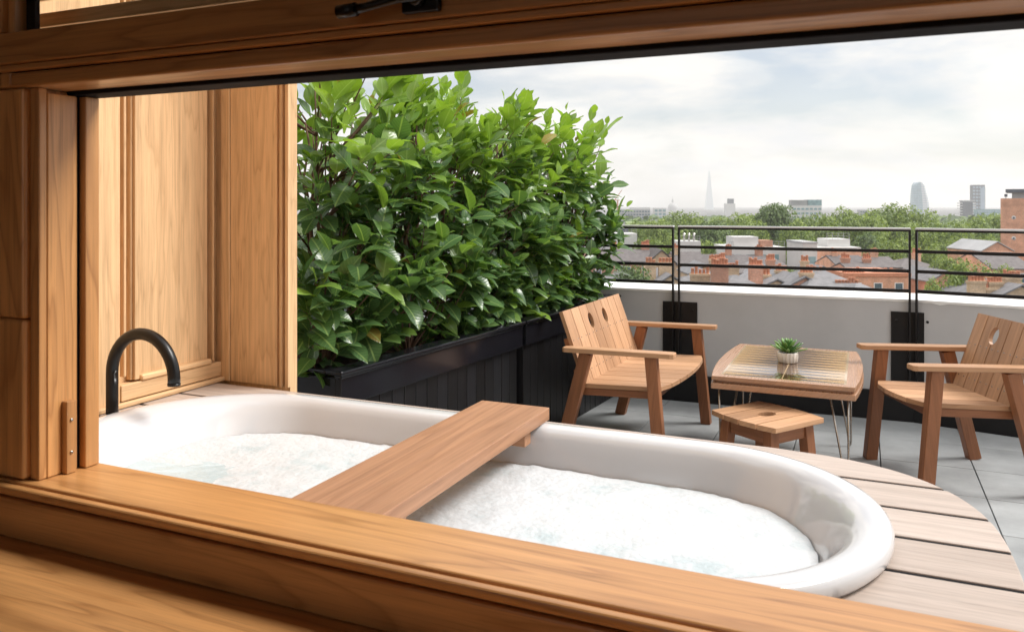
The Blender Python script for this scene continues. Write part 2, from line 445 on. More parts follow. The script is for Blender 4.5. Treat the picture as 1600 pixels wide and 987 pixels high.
# ------------------------------------------------------------------ deck around the tub
TC = (-0.948, 1.615); TA, TB = 1.0, 0.41
def tub_x(y, inset=0.04):
    A = TA - inset; B = TB - inset; dy = y - TC[1]
    if abs(dy) >= B: return None
    e = math.sqrt(B * B - dy * dy); return TC[0] - (A - B) - e, TC[0] + (A - B) + e
def deck_x(y):
    q = min(1.0, abs(y - 1.615) / 0.553); return -0.30 + 0.545 * (1 - q ** 2.8) ** (1 / 2.8)
dk = MB(); gaps = [1.111, 1.206, 1.364, 1.5225, 1.681, 1.8395, 1.998, 2.167]
for i in range(len(gaps) - 1):
    y0 = gaps[i] + (0.006 if i else 0); y1 = gaps[i + 1] - (0.006 if i < len(gaps) - 2 else 0)
    ys = [y0 + (y1 - y0) * k / 12 for k in range(13)]
    def dx(y): return deck_x(max(y, 1.615)) if y < 1.615 else deck_x(y)
    def right(y): return deck_x(y)
    inter = [y for y in ys if tub_x(y)]
    tint = random.random()
    if not inter:
        dk.prism([(-2.098, y) for y in (y0, y1)] + [(right(y), y) for y in reversed(ys)], Z_DECK - .028, Z_DECK, g=(1, 0, 0), tint=tint)
    else:
        def tb(y, sd):
            t = tub_x(y); return t[sd] if t else TC[0] + (-.55 if sd == 0 else .55)
        dk.prism([(-2.098, y0)] + [(tb(y, 0), y) for y in ys] + [(-2.098, y1)], Z_DECK - .028, Z_DECK, g=(1, 0, 0), tint=tint)
        dk.prism([(tb(y, 1), y) for y in ys] + [(right(y), y) for y in reversed(ys)], Z_DECK - .028, Z_DECK, g=(1, 0, 0), tint=tint)
js = MB()
for gy in gaps[1:-1]:
    y0, y1 = gy - .0059, gy + .0059
    t = tub_x(gy)
    if t:
        js.bx(-2.09, t[0], y0, y1, Z_DECK - .027, Z_DECK - .0025); js.bx(t[1], deck_x(gy) - .002, y0, y1, Z_DECK - .027, Z_DECK - .0025)
    else: js.bx(-2.09, deck_x(gy) - .004, y0, y1, Z_DECK - .027, Z_DECK - .0025)
dko = dk.build('deck', DECK, bevel=0.003); tag(dko, 'raised timber deck of wide boards around the bathtub', 'deck', kind='structure')
js.build('joint_strip', GASKET, dko)
m = MB(); ys = [1.111 + (2.165 - 1.111) * k / 60 for k in range(61)]
pts = [(deck_x(y) - 0.03, y) for y in ys] + [(-2.09, 2.15)]
vs = []; fs = []
for p in pts: vs += [V((p[0], p[1], 0)), V((p[0], p[1], Z_DECK - .0285))]
for i in range(len(pts) - 1): fs.append((2 * i, 2 * i + 1, 2 * i + 3, 2 * i + 2))
m.add(vs, fs); o = m.build('fascia', DECK, dko)
md = o.modifiers.new('thick', 'SOLIDIFY'); md.thickness = 0.02; md.offset = 0

# ------------------------------------------------------------------ bathtub
def stadium(off, n=160):
    q = n // 4; pts = []; B = TB - off
    deep = max(0.0, off - 0.05)                       # the ends slope more than the sides
    k = deep * deep / (deep + 0.03) if deep else 0.0
    SR = TA - off - 0.75 * k * 1.6 - B; SL = TA - off - 1.3 * k * 1.6 - B
    for i in range(q): pts.append((SR + (-SL - SR) * i / q, B))
    for i in range(q):
        t = math.pi / 2 + math.pi * i / q; pts.append((-SL + B * math.cos(t), B * math.sin(t)))
    for i in range(q): pts.append((-SL + (SR + SL) * i / q, -B))
    for i in range(q):
        t = -math.pi / 2 + math.pi * i / q; pts.append((SR + B * math.cos(t), B * math.sin(t)))
    return [(TC[0] + x, TC[1] + y) for x, y in pts]
prof = [(0.26, 0.30), (0.12, 0.45), (0.055, 0.70), (0.05, Z_DECK - 0.03), (0.012, Z_DECK - 0.004), (0.008, Z_DECK + 0.003), (0.0, Z_DECK + 0.012), (0.0, Z_RIM - 0.016), (0.003, Z_RIM - 0.007), (0.010, Z_RIM - 0.001), (0.022, Z_RIM + 0.001), (0.040, Z_RIM),
        (0.052, Z_RIM - 0.003), (0.063, Z_RIM - 0.012), (0.072, Z_RIM - 0.027), (0.083, Z_RIM - 0.055), (0.098, Z_RIM - 0.11), (0.115, Z_RIM - 0.18), (0.14, Z_RIM - .28), (0.18, Z_RIM - .36), (0.25, 0.40)]
vs = []; fs = []; n = 160
for off, z in prof:
    vs += [V((p[0], p[1], z)) for p in stadium(off, n)]
for i in range(len(prof) - 1):
    for j in range(n):
        fs.append((i * n + j, i * n + (j + 1) % n, (i + 1) * n + (j + 1) % n, (i + 1) * n + j))
k = (len(prof) - 1) * n; fs.append(tuple(range(k, k + n))); fs.append(tuple(range(n - 1, -1, -1)))
m = MB(); m.add(vs, fs, smooth=True)
tub = tag(m.build('bathtub', ENAMEL), 'long white double-ended bathtub sunk in the timber deck', 'bathtub', kind='thing')

# water and foam, both clipped to the basin outline
Z_W = Z_RIM - 0.104
out = stadium(0.096, 96)
m = MB(); m.add([V((TC[0], TC[1], Z_W))] + [V((p[0], p[1], Z_W)) for p in out], [(0, 1 + i, 1 + (i + 1) % 96) for i in range(96)], smooth=True)
tag(m.build('water', WATER), 'pale blue bath water showing at the tap end', 'water', kind='structure')
from mathutils import noise as mn
m = MB(); rings = 46; vs = [V((TC[0], TC[1], Z_W + 0.012))]; fs = []; nn = 220
out = stadium(0.0965, nn)
for r in range(1, rings + 1):
    t = r / rings
    for p in out:
        x = TC[0] + (p[0] - TC[0]) * t; y = TC[1] + (p[1] - TC[1]) * t
        h = 0.004 * mn.noise(V((x * 7, y * 7, 0))) + 0.003 * mn.noise(V((x * 24, y * 24, 4))) + 0.0010 * mn.noise(V((x * 70, y * 70, 9)))
        clear = math.exp(-(((x + 1.62) / 0.20) ** 2 + ((y - 1.50) / 0.2) ** 2))
        z = Z_W + 0.012 + h - 0.019 * clear - 0.006 * max(0, (t - .97) / .03) * (0.5 + mn.noise(V((x * 40, y * 40, 2))))
        vs.append(V((x, y, z)))
for j in range(nn): fs.append((0, 1 + j, 1 + (j + 1) % nn))
for r in range(rings - 1):
    for j in range(nn):
        a = 1 + r * nn; fs.append((a + j, a + nn + j, a + nn + (j + 1) % nn, a + (j + 1) % nn))
m.add(vs, fs, smooth=True)
tag(m.build('bath_foam', FOAM), 'white soap foam floating on the bath water', 'foam', kind='stuff')

# bath board
bb = thing('bath_board', (-0.884, 1.615, Z_RIM), 0, 'brown wooden bath board lying across the white tub', 'bath board')
m = MB(); m.bx(-0.102, 0.102, -0.435, 0.42, 0.002, 0.035); m.build('plank', IROKO, bb, bevel=0.002)
for y in (-0.31, 0.315):
    m = MB(); m.bx(-0.082, 0.082, y - .02, y + .02, -0.042, 0.0018, g=(1, 0, 0)); m.build('cleat', IROKO, bb, bevel=0.002)

# tap
tp = thing('bath_tap', (-2.03, 1.69, Z_DECK), 0, 'curved black tap rising beside the end of the tub', 'tap')
pts = [(0, 0, z) for z in (0.0, 0.04, 0.09, 0.13)]
for k in range(0, 25):
    t = math.pi - (math.pi + 0.08) * k / 24
    pts.append((0.1225 + 0.1225 * math.cos(t), 0, 0.131 + 0.1225 * math.sin(t)))
m = MB(); m.tube(pts, 0.0172, n=20); m.build('spout', TAPBLACK, tp)
e = V(pts[-1]); d = (V(pts[-1]) - V(pts[-2])).normalized()
m = MB(); m.tube([e - d * 0.001, e + d * 0.006], 0.0178, n=20); m.build('outlet_ring', TAPBLACK, tp)
m = MB(); m.lathe([(0.027, 0), (0.027, 0.006), (0.0175, 0.009)], n=24); m.build('base_collar', TAPBLACK, tp)

# ------------------------------------------------------------------ timber alcove wall beyond the window
aw = thing('timber_wall', (-2.1, 0, Z_DECK), 0, 'pale oak panelled wall beside the tap end of the bath', 'wall')
H = 2.3
m = MB(); m.bx(-0.12, -0.034, 1.0, 2.3, -0.77, H); m.build('backing', OAKP, aw)
m = MB(); m.bx(-0.034, 0.0, 1.45, 1.778, 0.0, H, g=(0, 0, 1)); m.build('stile', OAKP, aw, bevel=0.003)
m = MB(); m.bx(-0.034, -0.006, 1.796, 1.806, 0.09, H, g=(0, 0, 1)); m.build('bead', OAKP, aw, bevel=0.003)
m = MB(); m.bx(-0.034, -0.012, 1.826, 2.150, 0.074, H, g=(0, 0, 1)); m.build('panel', OAKP, aw, bevel=0.004)
m = MB(); m.bx(-0.012, -0.001, 1.833, 1.852, 0.074, H, g=(0, 0, 1)); m.build('bead', OAKP, aw, bevel=0.003)
m = MB(); m.bx(-0.034, -0.004, 2.166, 2.174, 0.074, H, g=(0, 0, 1)); m.build('bead', OAKP, aw, bevel=0.003)
m = MB(); m.bx(-0.034, 0.004, 1.7785, 2.199, 0.018, 0.068, g=(0, 1, 0)); m.build('bottom_rail', OAKP, aw, bevel=0.003)
m = MB(); m.bx(-0.0335, 0.010, 1.8525, 2.150, 0.0685, 0.088, g=(0, 1, 0)); m.build('panel_bead', OAKP, aw, bevel=0.007, seg=3)
m = MB(); m.bx(0.0005, 0.022, 1.45, 2.199, 0.001, 0.017, g=(0, 1, 0)); m.build('plinth_mould', OAKP, aw, bevel=0.006, seg=3)

rw = thing('return_wall', (0, 2.2, Z_DECK), 0, 'plain oak wall end between the panelled wall and the laurel hedge', 'wall')
m = MB(); m.bx(-2.2, -1.802, 0.012, 0.048, -0.77, H, g=(0, 0, 1)); m.build('backing', OAKP, rw)
m = MB(); m.bx(-2.098, -2.058, -0.004, 0.0115, 0.001, H, g=(0, 0, 1)); m.build('corner_strip', OAKP, rw, bevel=0.003)
m = MB(); m.bx(-2.056, -1.850, 0.0, 0.0115, 0.001, H, g=(0, 0, 1)); m.build('board', OAKP, rw, bevel=0.002)
m = MB(); m.bx(-1.838, -1.826, -0.003, 0.0115, 0.001, H, g=(0, 0, 1)); m.build('bead', OAKP, rw, bevel=0.003)
m = MB(); m.bx(-1.8135, -1.8, -0.002, 0.0115, 0.001, H, g=(0, 0, 1)); m.build('edge_board', OAKP, rw, bevel=0.002)

# outer building wall around the window (mostly out of view)
fw = thing('facade_wall', (0, 0, 0), 0, 'timber clad house wall around the open window', 'wall')
m = MB(); m.bx(-2.6, 2.8, 1.0, 1.098, 2.12, 3.0); m.build('wall_above', OAKP, fw)
m = MB(); m.bx(-2.6, 2.8, 1.0, 1.098, 0, 0.797); m.build('wall_below', OAKP, fw)
m = MB(); m.bx(-2.6, -1.53, 1.0, 1.098, 0.798, 2.119, g=(0, 0, 1)); m.build('wall_beside_jamb', OAKP, fw)
m = MB(); m.bx(1.02, 2.8, 1.0, 1.098, 0.798, 2.119, g=(0, 0, 1)); m.build('wall_beside_opening', OAKP, fw)

# ------------------------------------------------------------------ window: frame, sill, jamb, head
wf = thing('hatch_window', (0, 0, 0), 0, 'oak window frame with a broad sill around the open hatch', 'window frame')
X0, X1 = -1.52, 1.0
m = MB(); m.bx(-2.3, X1, 0.968, 1.104, Z_SILL - 0.03, Z_SILL, g=(1, 0, 0)); m.build('sill', OAK, wf, bevel=0.004, seg=3)
m = MB(); m.bx(-2.3, X1, 0.950, 0.967, Z_SILL - 0.017, Z_SILL - 0.004, g=(1, 0, 0)); m.build('sill_nosing', OAK, wf, bevel=0.005, seg=3)
m = MB(); m.bx(-2.3, X1, 0.962, 0.999, Z_BENCH + 0.001, Z_SILL - 0.031, g=(1, 0, 0), tint=0.0); m.build('apron', OAK, wf, bevel=0.004)  # darkest board tint stands in for shade on this room-facing board
# jamb on the tap side: stepped pieces from the room outwards
m = MB(); m.bx(-2.3, -1.392, 0.972, 0.998, Z_SILL + .001, Z_SILL + 0.292, g=(0, 0, 1), tint=1.0); m.bx(-2.3, -1.392, 0.972, 0.998, Z_SILL + 0.293, Z_HEAD + .002, g=(0, 0, 1), tint=.9); m.bx(-2.3, -1.4255, 0.9722, 0.998, Z_HEAD + .003, 1.66, g=(0, 0, 1), tint=.4); m.build('jamb_lining', OAK, wf, bevel=0.007, seg=4)  # pale tints on the lower boards paint in light on the lining
m = MB(); m.bx(-1.52, -1.378, 1.0, 1.0495, Z_SILL + .001, Z_HEAD + .002, g=(0, 0, 1)); m.build('jamb_reveal', OAK, wf, bevel=0.002)
m = MB(); m.bx(-1.391, -1.367, 0.984, 0.9995, Z_SILL + .001, Z_HEAD + .002, g=(0, 0, 1)); m.bx(-1.3775, -1.366, 1.0, 1.0605, Z_SILL + .001, Z_HEAD - .005, g=(0, 0, 1)); m.build('jamb_stop', OAK, wf, bevel=0.002)
m = MB(); m.bx(-1.375, -1.368, 1.061, 1.0665, Z_SILL + .001, Z_HEAD - .005); m.build('gasket', GASKET, wf)
m = MB(); m.bx(-1.52, -1.352, 1.067, 1.097, Z_SILL + .001, Z_HEAD - .005, g=(0, 0, 1)); m.build('jamb_outer', OAK, wf, bevel=0.002)
# small keeper block with two screws at the foot of the jamb
kb = MB(); kb.bx(-1.3655, -1.352, 1.028, 1.048, Z_SILL + .001, Z_SILL + 0.135, g=(0, 0, 1)); kbo = kb.build('keeper_block', OAK, wf, bevel=0.001)
for z in (0.04, 0.10):
    m = MB(); m.tube([(-1.353, 1.037, Z_SILL + z), (-1.350, 1.037, Z_SILL + z)], 0.003, n=8); m.build('screw', STEEL, kbo)
# head: inner rail, black weather strips, outer rail
m = MB(); m.bx(-1.425, X1, 0.9685, 1.05, Z_HEAD + 0.003, Z_HEAD + 0.030, g=(1, 0, 0), tint=0.0); m.build('head_rail', OAK, wf, bevel=0.006, seg=3)  # shade on the beam is put into the board tint
m = MB(); m.bx(-1.405, X1, 1.0505, 1.105, Z_HEAD - .004, Z_HEAD + 0.060, g=(1, 0, 0)); m.build('head_weatherstrip', GASKET, wf, bevel=0.003)
m = MB(); m.bx(-1.52, X1, 0.972, 1.0495, Z_HEAD + 0.0305, Z_HEAD + 0.042, g=(1, 0, 0)); m.build('head_groove', GASKET, wf)
m = MB(); m.bx(X1 + .001, X1 + 0.019, 0.97, 1.098, 0.87, 2.119, g=(0, 0, 1)); m.build('jamb', OAK, wf)
# frame post that runs up beside the transom
m = MB(); m.bx(-2.3, -1.452, 0.960, 0.998, 1.6605, 2.119, g=(0, 0, 1)); m.build('upper_lining', OAK, wf, bevel=0.004)
m = MB(); m.bx(-1.45, X1, 0.99, 1.098, 2.06, 2.119, g=(1, 0, 0)); m.build('upper_head', OAK, wf)

# fixed transom sash above the hatch
ts = thing('transom_sash', (0, 0.955, Z_HEAD), 0, 'oak transom window sash with glass above the open hatch', 'window sash')
m = MB(); m.bx(-1.448, X1, 0.0, 0.045, 0.0435, 0.100, g=(1, 0, 0), tint=0.0); m.build('bottom_rail', OAK, ts, bevel=0.003)  # dark tint imitates shade on the indoor face of the sash
m = MB(); m.bx(-1.448, X1, 0.006, 0.045, 0.031, 0.043, g=(1, 0, 0)); m.build('rail_chamfer', OAK, ts, bevel=0.004, seg=3)
m = MB(); m.bx(-1.448, -1.425, 0.0, 0.045, 0.1005, 0.45, g=(0, 0, 1)); m.build('stile', OAK, ts, bevel=0.003)
m = MB(); m.bx(-1.4248, -1.408, 0.010, 0.043, 0.1005, 0.45, g=(0, 0, 1)); m.build('glazing_bead', OAK, ts, bevel=0.003)
m = MB(); m.bx(-1.4075, -1.385, 0.034, 0.044, 0.1005, 0.45); m.build('spacer_bar', GASKET, ts)
m = MB(); m.bx(-1.4075, X1, 0.028, 0.033, 0.1008, 0.45); m.build('glass', GLASS, ts)
m = MB(); m.bx(-1.448, X1, 0.0, 0.045, 0.4505, 0.49, g=(1, 0, 0)); m.build('top_rail', OAK, ts, bevel=0.003)
# casement handle on the sash rail
wh = thing('casement_handle', (-0.552, 0.953, Z_HEAD + 0.064), 0, 'black lever handle fixed to the transom rail', 'handle')
m = MB(); m.bx(-0.028, 0.030, -0.010, 0.0015, -0.013, 0.026); m.build('base_plate', TAPBLACK, wh, bevel=0.003)
m = MB(); m.tube([(0, -0.010, 0.004), (0, -0.026, 0.004)], 0.010, n=14); m.build('pivot', TAPBLACK, wh)
m = MB(); m.tube([(0.008, -0.028, 0.005), (-0.02, -0.030, 0.004), (-0.045, -0.034, -0.002), (-0.07, -0.036, -0.006), (-0.085, -0.036, -0.007)], [0.0085, 0.0075, 0.006, 0.0062, 0.0075], n=12)
m.tube([(-0.083, -0.036, -0.007), (-0.112, -0.036, -0.0085)], 0.0095, n=14); m.build('lever', TAPBLACK, wh)

# raised wooden blind behind the transom glass
bl = thing('wooden_blind', (0, 1.085, Z_HEAD + 0.105), 0, 'raised wooden slatted blind behind the transom glass', 'blind')
for k, (z, h, dy) in enumerate(((0.022, 0.016, 0.0), (0.052, 0.028, 0.004), (0.098, 0.016, 0.0), (0.125, 0.016, 0.002), (0.15, 0.016, 0.0), (0.175, 0.016, 0.001))):
    m = MB(); m.box((-0.29, dy, z), (2.5, 0.008, h)); m.build('slat', OAKP, bl, bevel=0.002)
m = MB(); m.box((-0.22, 0.006, 0.27), (2.4, 0.012, 0.16)); m.build('head_box', OAKP, bl)

# ------------------------------------------------------------------ the room behind the camera
bn = thing('window_bench', (0, 0, 0), 0, 'oak bench top below the window sill indoors', 'bench')
m = MB(); m.bx(-2.3, 1.6, -0.1, 0.9995, Z_BENCH - 0.04, Z_BENCH, g=(1, 0, 0)); m.build('bench_top', OAK, bn, bevel=0.003)
m = MB(); m.bx(-2.3, 1.6, -0.06, -0.03, 0.001, Z_BENCH - 0.041, g=(1, 0, 0)); m.build('bench_front', OAK, bn)
m = MB(); m.bx(-2.6, 2.8, -4.0, 1.0, -0.3, -0.001); tag(m.build('room_floor', OAK), 'oak floor of the room indoors', 'floor', kind='structure')
m = MB(); m.bx(-2.6, 2.8, -4.0, 0.998, 2.6, 2.75); tag(m.build('ceiling', PLASTER), 'white ceiling of the room indoors', 'ceiling', kind='structure')
m = MB(); m.bx(-2.45, -2.301, -4.0, 0.9985, 0, 2.599, g=(0, 0, 1)); tag(m.build('room_wall', OAK), 'oak lined side wall of the room at the tap side', 'wall', kind='thing')
m = MB(); m.bx(2.5, 2.65, -4.0, 0.9985, 0, 2.599); tag(m.build('room_wall', PLASTER), 'white plaster side wall of the room away from the tap', 'wall', kind='thing')
m = MB(); m.bx(-2.3, -2.1, -4.15, -4.001, 0, 2.599); m.bx(1.3, 2.499, -4.15, -4.001, 0, 2.599); m.bx(-2.099, 1.299, -4.15, -4.001, 0, 0.6); m.bx(-2.099, 1.299, -4.15, -4.001, 2.4, 2.599)  # unseen rear opening, put in and sized to let sky light reach the joinery
tag(m.build('room_wall', PLASTER), 'white rear wall of the room with a broad opening added for fill light', 'wall', kind='thing')
m = MB(); m.bx(-2.3, 2.5, 0.945, 0.9495, 2.122, 2.599); tag(m.build('room_wall', OAK), 'oak strip of wall above the transom indoors', 'wall', kind='thing')

# ------------------------------------------------------------------ planters
PA = math.atan2(0.263, 3.135)   # the planters stand a little askew to the window
def planter(y0, L, label):
    # local y runs along the planter, x = 0 at the rim's front edge
    t = (y0 - 2.615); o = (-1.879 + t * 0.0839, y0, 0)
    r = thing('planter_box', o, -PA, label, 'planter', 'black timber planters under the hedge')
    W = 0.62; ZT = 0.743
    m = MB()
    m.bx(-0.085, 0.0, 0.0, L, ZT - .018, ZT, g=(0, 1, 0)); m.bx(-W, -W + .085, 0, L, ZT - .018, ZT, g=(0, 1, 0))
    m.bx(-W + .0855, -.0855, 0, 0.085, ZT - .018, ZT, g=(1, 0, 0)); m.bx(-W + .0855, -.0855, L - .085, L, ZT - .018, ZT, g=(1, 0, 0))
    m.build('rim', BLACKPAINT, r, bevel=0.006, seg=3)
    m = MB()
    m.bx(-0.05, -0.012, 0.012, L - .012, ZT - .034, ZT - .0185, g=(0, 1, 0)); m.build('rim_mould', BLACKPAINT, r, bevel=0.006, seg=3)
    m = MB(); m.bx(-0.05, -0.022, 0.022, L - .004, ZT - .145, ZT - .0345, g=(0, 1, 0)); m.bx(-W + .03, -0.051, 0.022, 0.05, ZT - .145, ZT - .0345, g=(1, 0, 0)); m.build('fascia', BLACKPAINT, r, bevel=0.002)
    m = MB(); n = int(L / 0.088); bw = (L - .06) / n
    for k in range(n): m.bx(-0.07, -0.045 + random.uniform(-.001, .001), 0.03 + k * bw + .002, 0.03 + (k + 1) * bw - .002, 0.002, ZT - .1455, g=(0, 0, 1))
    n2 = 6; bw = (W - .1) / n2
    for k in range(n2): m.bx(-W + .04 + k * bw + .002, -W + .04 + (k + 1) * bw - .002, 0.03, 0.055, 0.002, ZT - .1455, g=(0, 0, 1))
    m.build('cladding', BLACKWOOD, r, bevel=0.003)
    m = MB(); m.bx(-W + .05, -.0705, .0555, L - .03, 0.01, ZT - 0.16); m.build('liner', BLACKMETAL, r)
    m = MB(); nx, ny = 14, 40; vs = []; fs = []
    for j in range(ny + 1):
        for i in range(nx + 1):
            vs.append(V((-W + .06 + (W - .14) * i / nx, 0.06 + (L - .1) * j / ny, ZT - .05 + random.uniform(-.014, .014))))
    for j in range(ny):
        for i in range(nx): fs.append((j * (nx + 1) + i, j * (nx + 1) + i + 1, (j + 1) * (nx + 1) + i + 1, (j + 1) * (nx + 1) + i))
    m.add(vs, fs); m.build('soil', SOIL, r)
    for q in range(3): pass
planter(2.615, 1.575, 'black timber planter nearest the bathtub, under the hedge')
planter(4.20, 1.49, 'black timber planter behind the loveseat, under the hedge')

# ------------------------------------------------------------------ laurel hedge
def add_leaf(mb, p, d, up, L, W, droop, fold, tint, mat=0, nseg=5):
    d = d.normalized(); side = d.cross(up)
    if side.length < 1e-3: side = d.orthogonal()
    side.normalize(); nrm = side.cross(d)
    prof = (0.10, 0.68, 1.0, 0.98, 0.70, 0.0)
    vs = []; uvq = []
    tw = random.uniform(-.35, .35)
    for k in range(nseg + 1):
        t = k / nseg
        c = p + d * (L * t * (1 - 0.12 * droop * t)) - nrm * (L * droop * t * t * 0.55)
        w = W * 0.5 * prof[k]
        sd = (side * math.cos(tw * t) + nrm * math.sin(tw * t))
        wav = 0.05 * W * math.sin(7 * t + p.x * 50)
        vs += [c - sd * w + nrm * (abs(w) * fold + wav), c, c + sd * w + nrm * (abs(w) * fold - wav)]
        uvq += [(t, -prof[k]), (t, 0.0), (t, prof[k])]
    fs = []; uv = []
    for k in range(nseg):
        for j in (0, 1):
            q = (3 * k + j, 3 * k + j + 1, 3 * k + j + 4, 3 * k + j + 3)
            fs.append(q); uv.append([uvq[i] for i in q])
    mb.add(vs, fs, smooth=True, tint=tint, uvs=uv, mat=mat, off=(0, 0), g=(1, 0, 0))

def hedge_x(y):  # front line of the foliage
    return -1.90 + (y - 2.615) * 0.0839
def shrub(y0, y1, name_label, top, n_shoots, seed):
    rnd = random.Random(seed); st0 = random.getstate(); random.seed(seed)
    yc = (y0 + y1) / 2; xc = hedge_x(yc) - 0.27; zb = 0.69
    root = thing('laurel_shrub', (xc, yc, zb), 0, name_label, 'shrub', 'laurel shrubs forming the hedge')
    lf = MB(); stem = MB(); O = V((xc, yc, zb))
    mains = []
    for k in range(7):
        bx, by = rnd.uniform(-.14, .12), rnd.uniform(y0 + .08, y1 - .08) - yc
        lean = V((rnd.uniform(-.16, .18), rnd.uniform(-.12, .12), 0))
        hgt = rnd.uniform(.85, 1.2)
        pts = []
        for q in range(8):
            t = q / 7; pts.append(V((bx, by, 0)) + lean * t + V((rnd.uniform(-.02, .02), rnd.uniform(-.02, .02), hgt * t)))
        stem.tube(pts, [0.014 * (1 - .72 * q / 7) for q in range(8)], n=7)
        mains.append(pts)
    for k in range(n_shoots):
        # shoot tips fill a box; most sit near the outside
        y = rnd.uniform(y0 - .05, y1 + .05)
        tz = rnd.random(); hz = top(y) - zb
        z = hz * tz * 0.98 + 0.02 + (rnd.uniform(.02, .16) if tz > .90 else 0)
        lo = 0.10 * max(0, 1 - z / .35)
        u = rnd.random()
        face = rnd.random()
        if face < .50: dx = rnd.uniform(.10, .30)            # terrace side
        elif face < .70: dx = rnd.uniform(-.38, -.18)
        else: dx = rnd.uniform(-.2, .15)
        if z < .30: dx = min(dx, .12 + .3 * z)
        tip = V((hedge_x(y) - 0.27 + dx - xc, y - yc, z))
        top_shoot = z > hz - .20
        # parent point on the nearest main stem, lower down
        mst = min(mains, key=lambda q: (q[4] - tip).length)
        zi = max(0, min(7, int((tip.z - rnd.uniform(.12, .3)) / (mst[7].z / 7))))
        a = mst[zi]
        out = (tip - a); out.z *= 0.6
        if out.length < .01: out = V((.3, 0, .3))
        mid = a.lerp(tip, .55) + V((0, 0, -.015))
        stem.tube([a, mid, tip], [.0055, .004, .002], n=5)
        grow = (tip - mid).normalized()
        grow = (grow + V((0, 0, .9 if top_shoot else .25)) + V((.25 if dx > .1 else 0, -.1, 0))).normalized()
        nl = rnd.randint(5, 8)
        age = rnd.random()
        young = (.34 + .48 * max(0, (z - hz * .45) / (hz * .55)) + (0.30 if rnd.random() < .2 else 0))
        phi = rnd.uniform(0, 6.28)
        q1 = grow.orthogonal().normalized(); q2 = grow.cross(q1)
        ln = rnd.uniform(.14, .26)
        for j in range(nl):
            t = j / max(1, nl - 1)
            phi += 2.4
            base = tip + grow * (ln * (t - .35))
            rad = q1 * math.cos(phi) + q2 * math.sin(phi)
            spread = (1.15 - .75 * t) * (0.75 if top_shoot else 1.0)
            dirn = (grow * (1.15 - spread * .55) + rad * spread + V((0.14, -.05, -.22 * (1 - t) if not top_shoot else 0.05))).normalized()
            L = rnd.choice((rnd.uniform(.075, .13), rnd.uniform(.12, .185), rnd.uniform(.12, .185))) * (1.0 - .5 * max(0, t - .75) / .25)
            if top_shoot: L *= .92
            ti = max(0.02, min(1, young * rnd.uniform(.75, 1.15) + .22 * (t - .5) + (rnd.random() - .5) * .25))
            upv = (V((0.25, -0.1, 1.0)) + grow * .3 + V((rnd.uniform(-.4, .4), rnd.uniform(-.4, .4), 0))).normalized()
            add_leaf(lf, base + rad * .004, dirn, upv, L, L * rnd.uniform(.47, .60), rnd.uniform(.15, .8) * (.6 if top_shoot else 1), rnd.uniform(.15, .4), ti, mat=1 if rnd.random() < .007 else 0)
    stem.build('stem', BARK, root); lf.build('foliage', [LEAF, OLDLEAF], root)
    random.setstate(st0)
def top_line(y):
    return 1.84 - 0.09 * (y - 2.7) / 2.8 + 0.05 * math.sin(y * 5.1) + .03 * math.sin(y * 11.7 + 1)
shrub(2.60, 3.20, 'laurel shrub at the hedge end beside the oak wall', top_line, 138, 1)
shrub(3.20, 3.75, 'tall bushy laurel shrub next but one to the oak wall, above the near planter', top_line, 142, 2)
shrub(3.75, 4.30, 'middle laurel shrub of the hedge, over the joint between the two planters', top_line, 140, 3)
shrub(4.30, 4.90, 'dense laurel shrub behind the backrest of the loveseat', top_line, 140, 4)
shrub(4.90, 5.55, 'laurel shrub at the far hedge end beside the parapet railing', top_line, 150, 5)

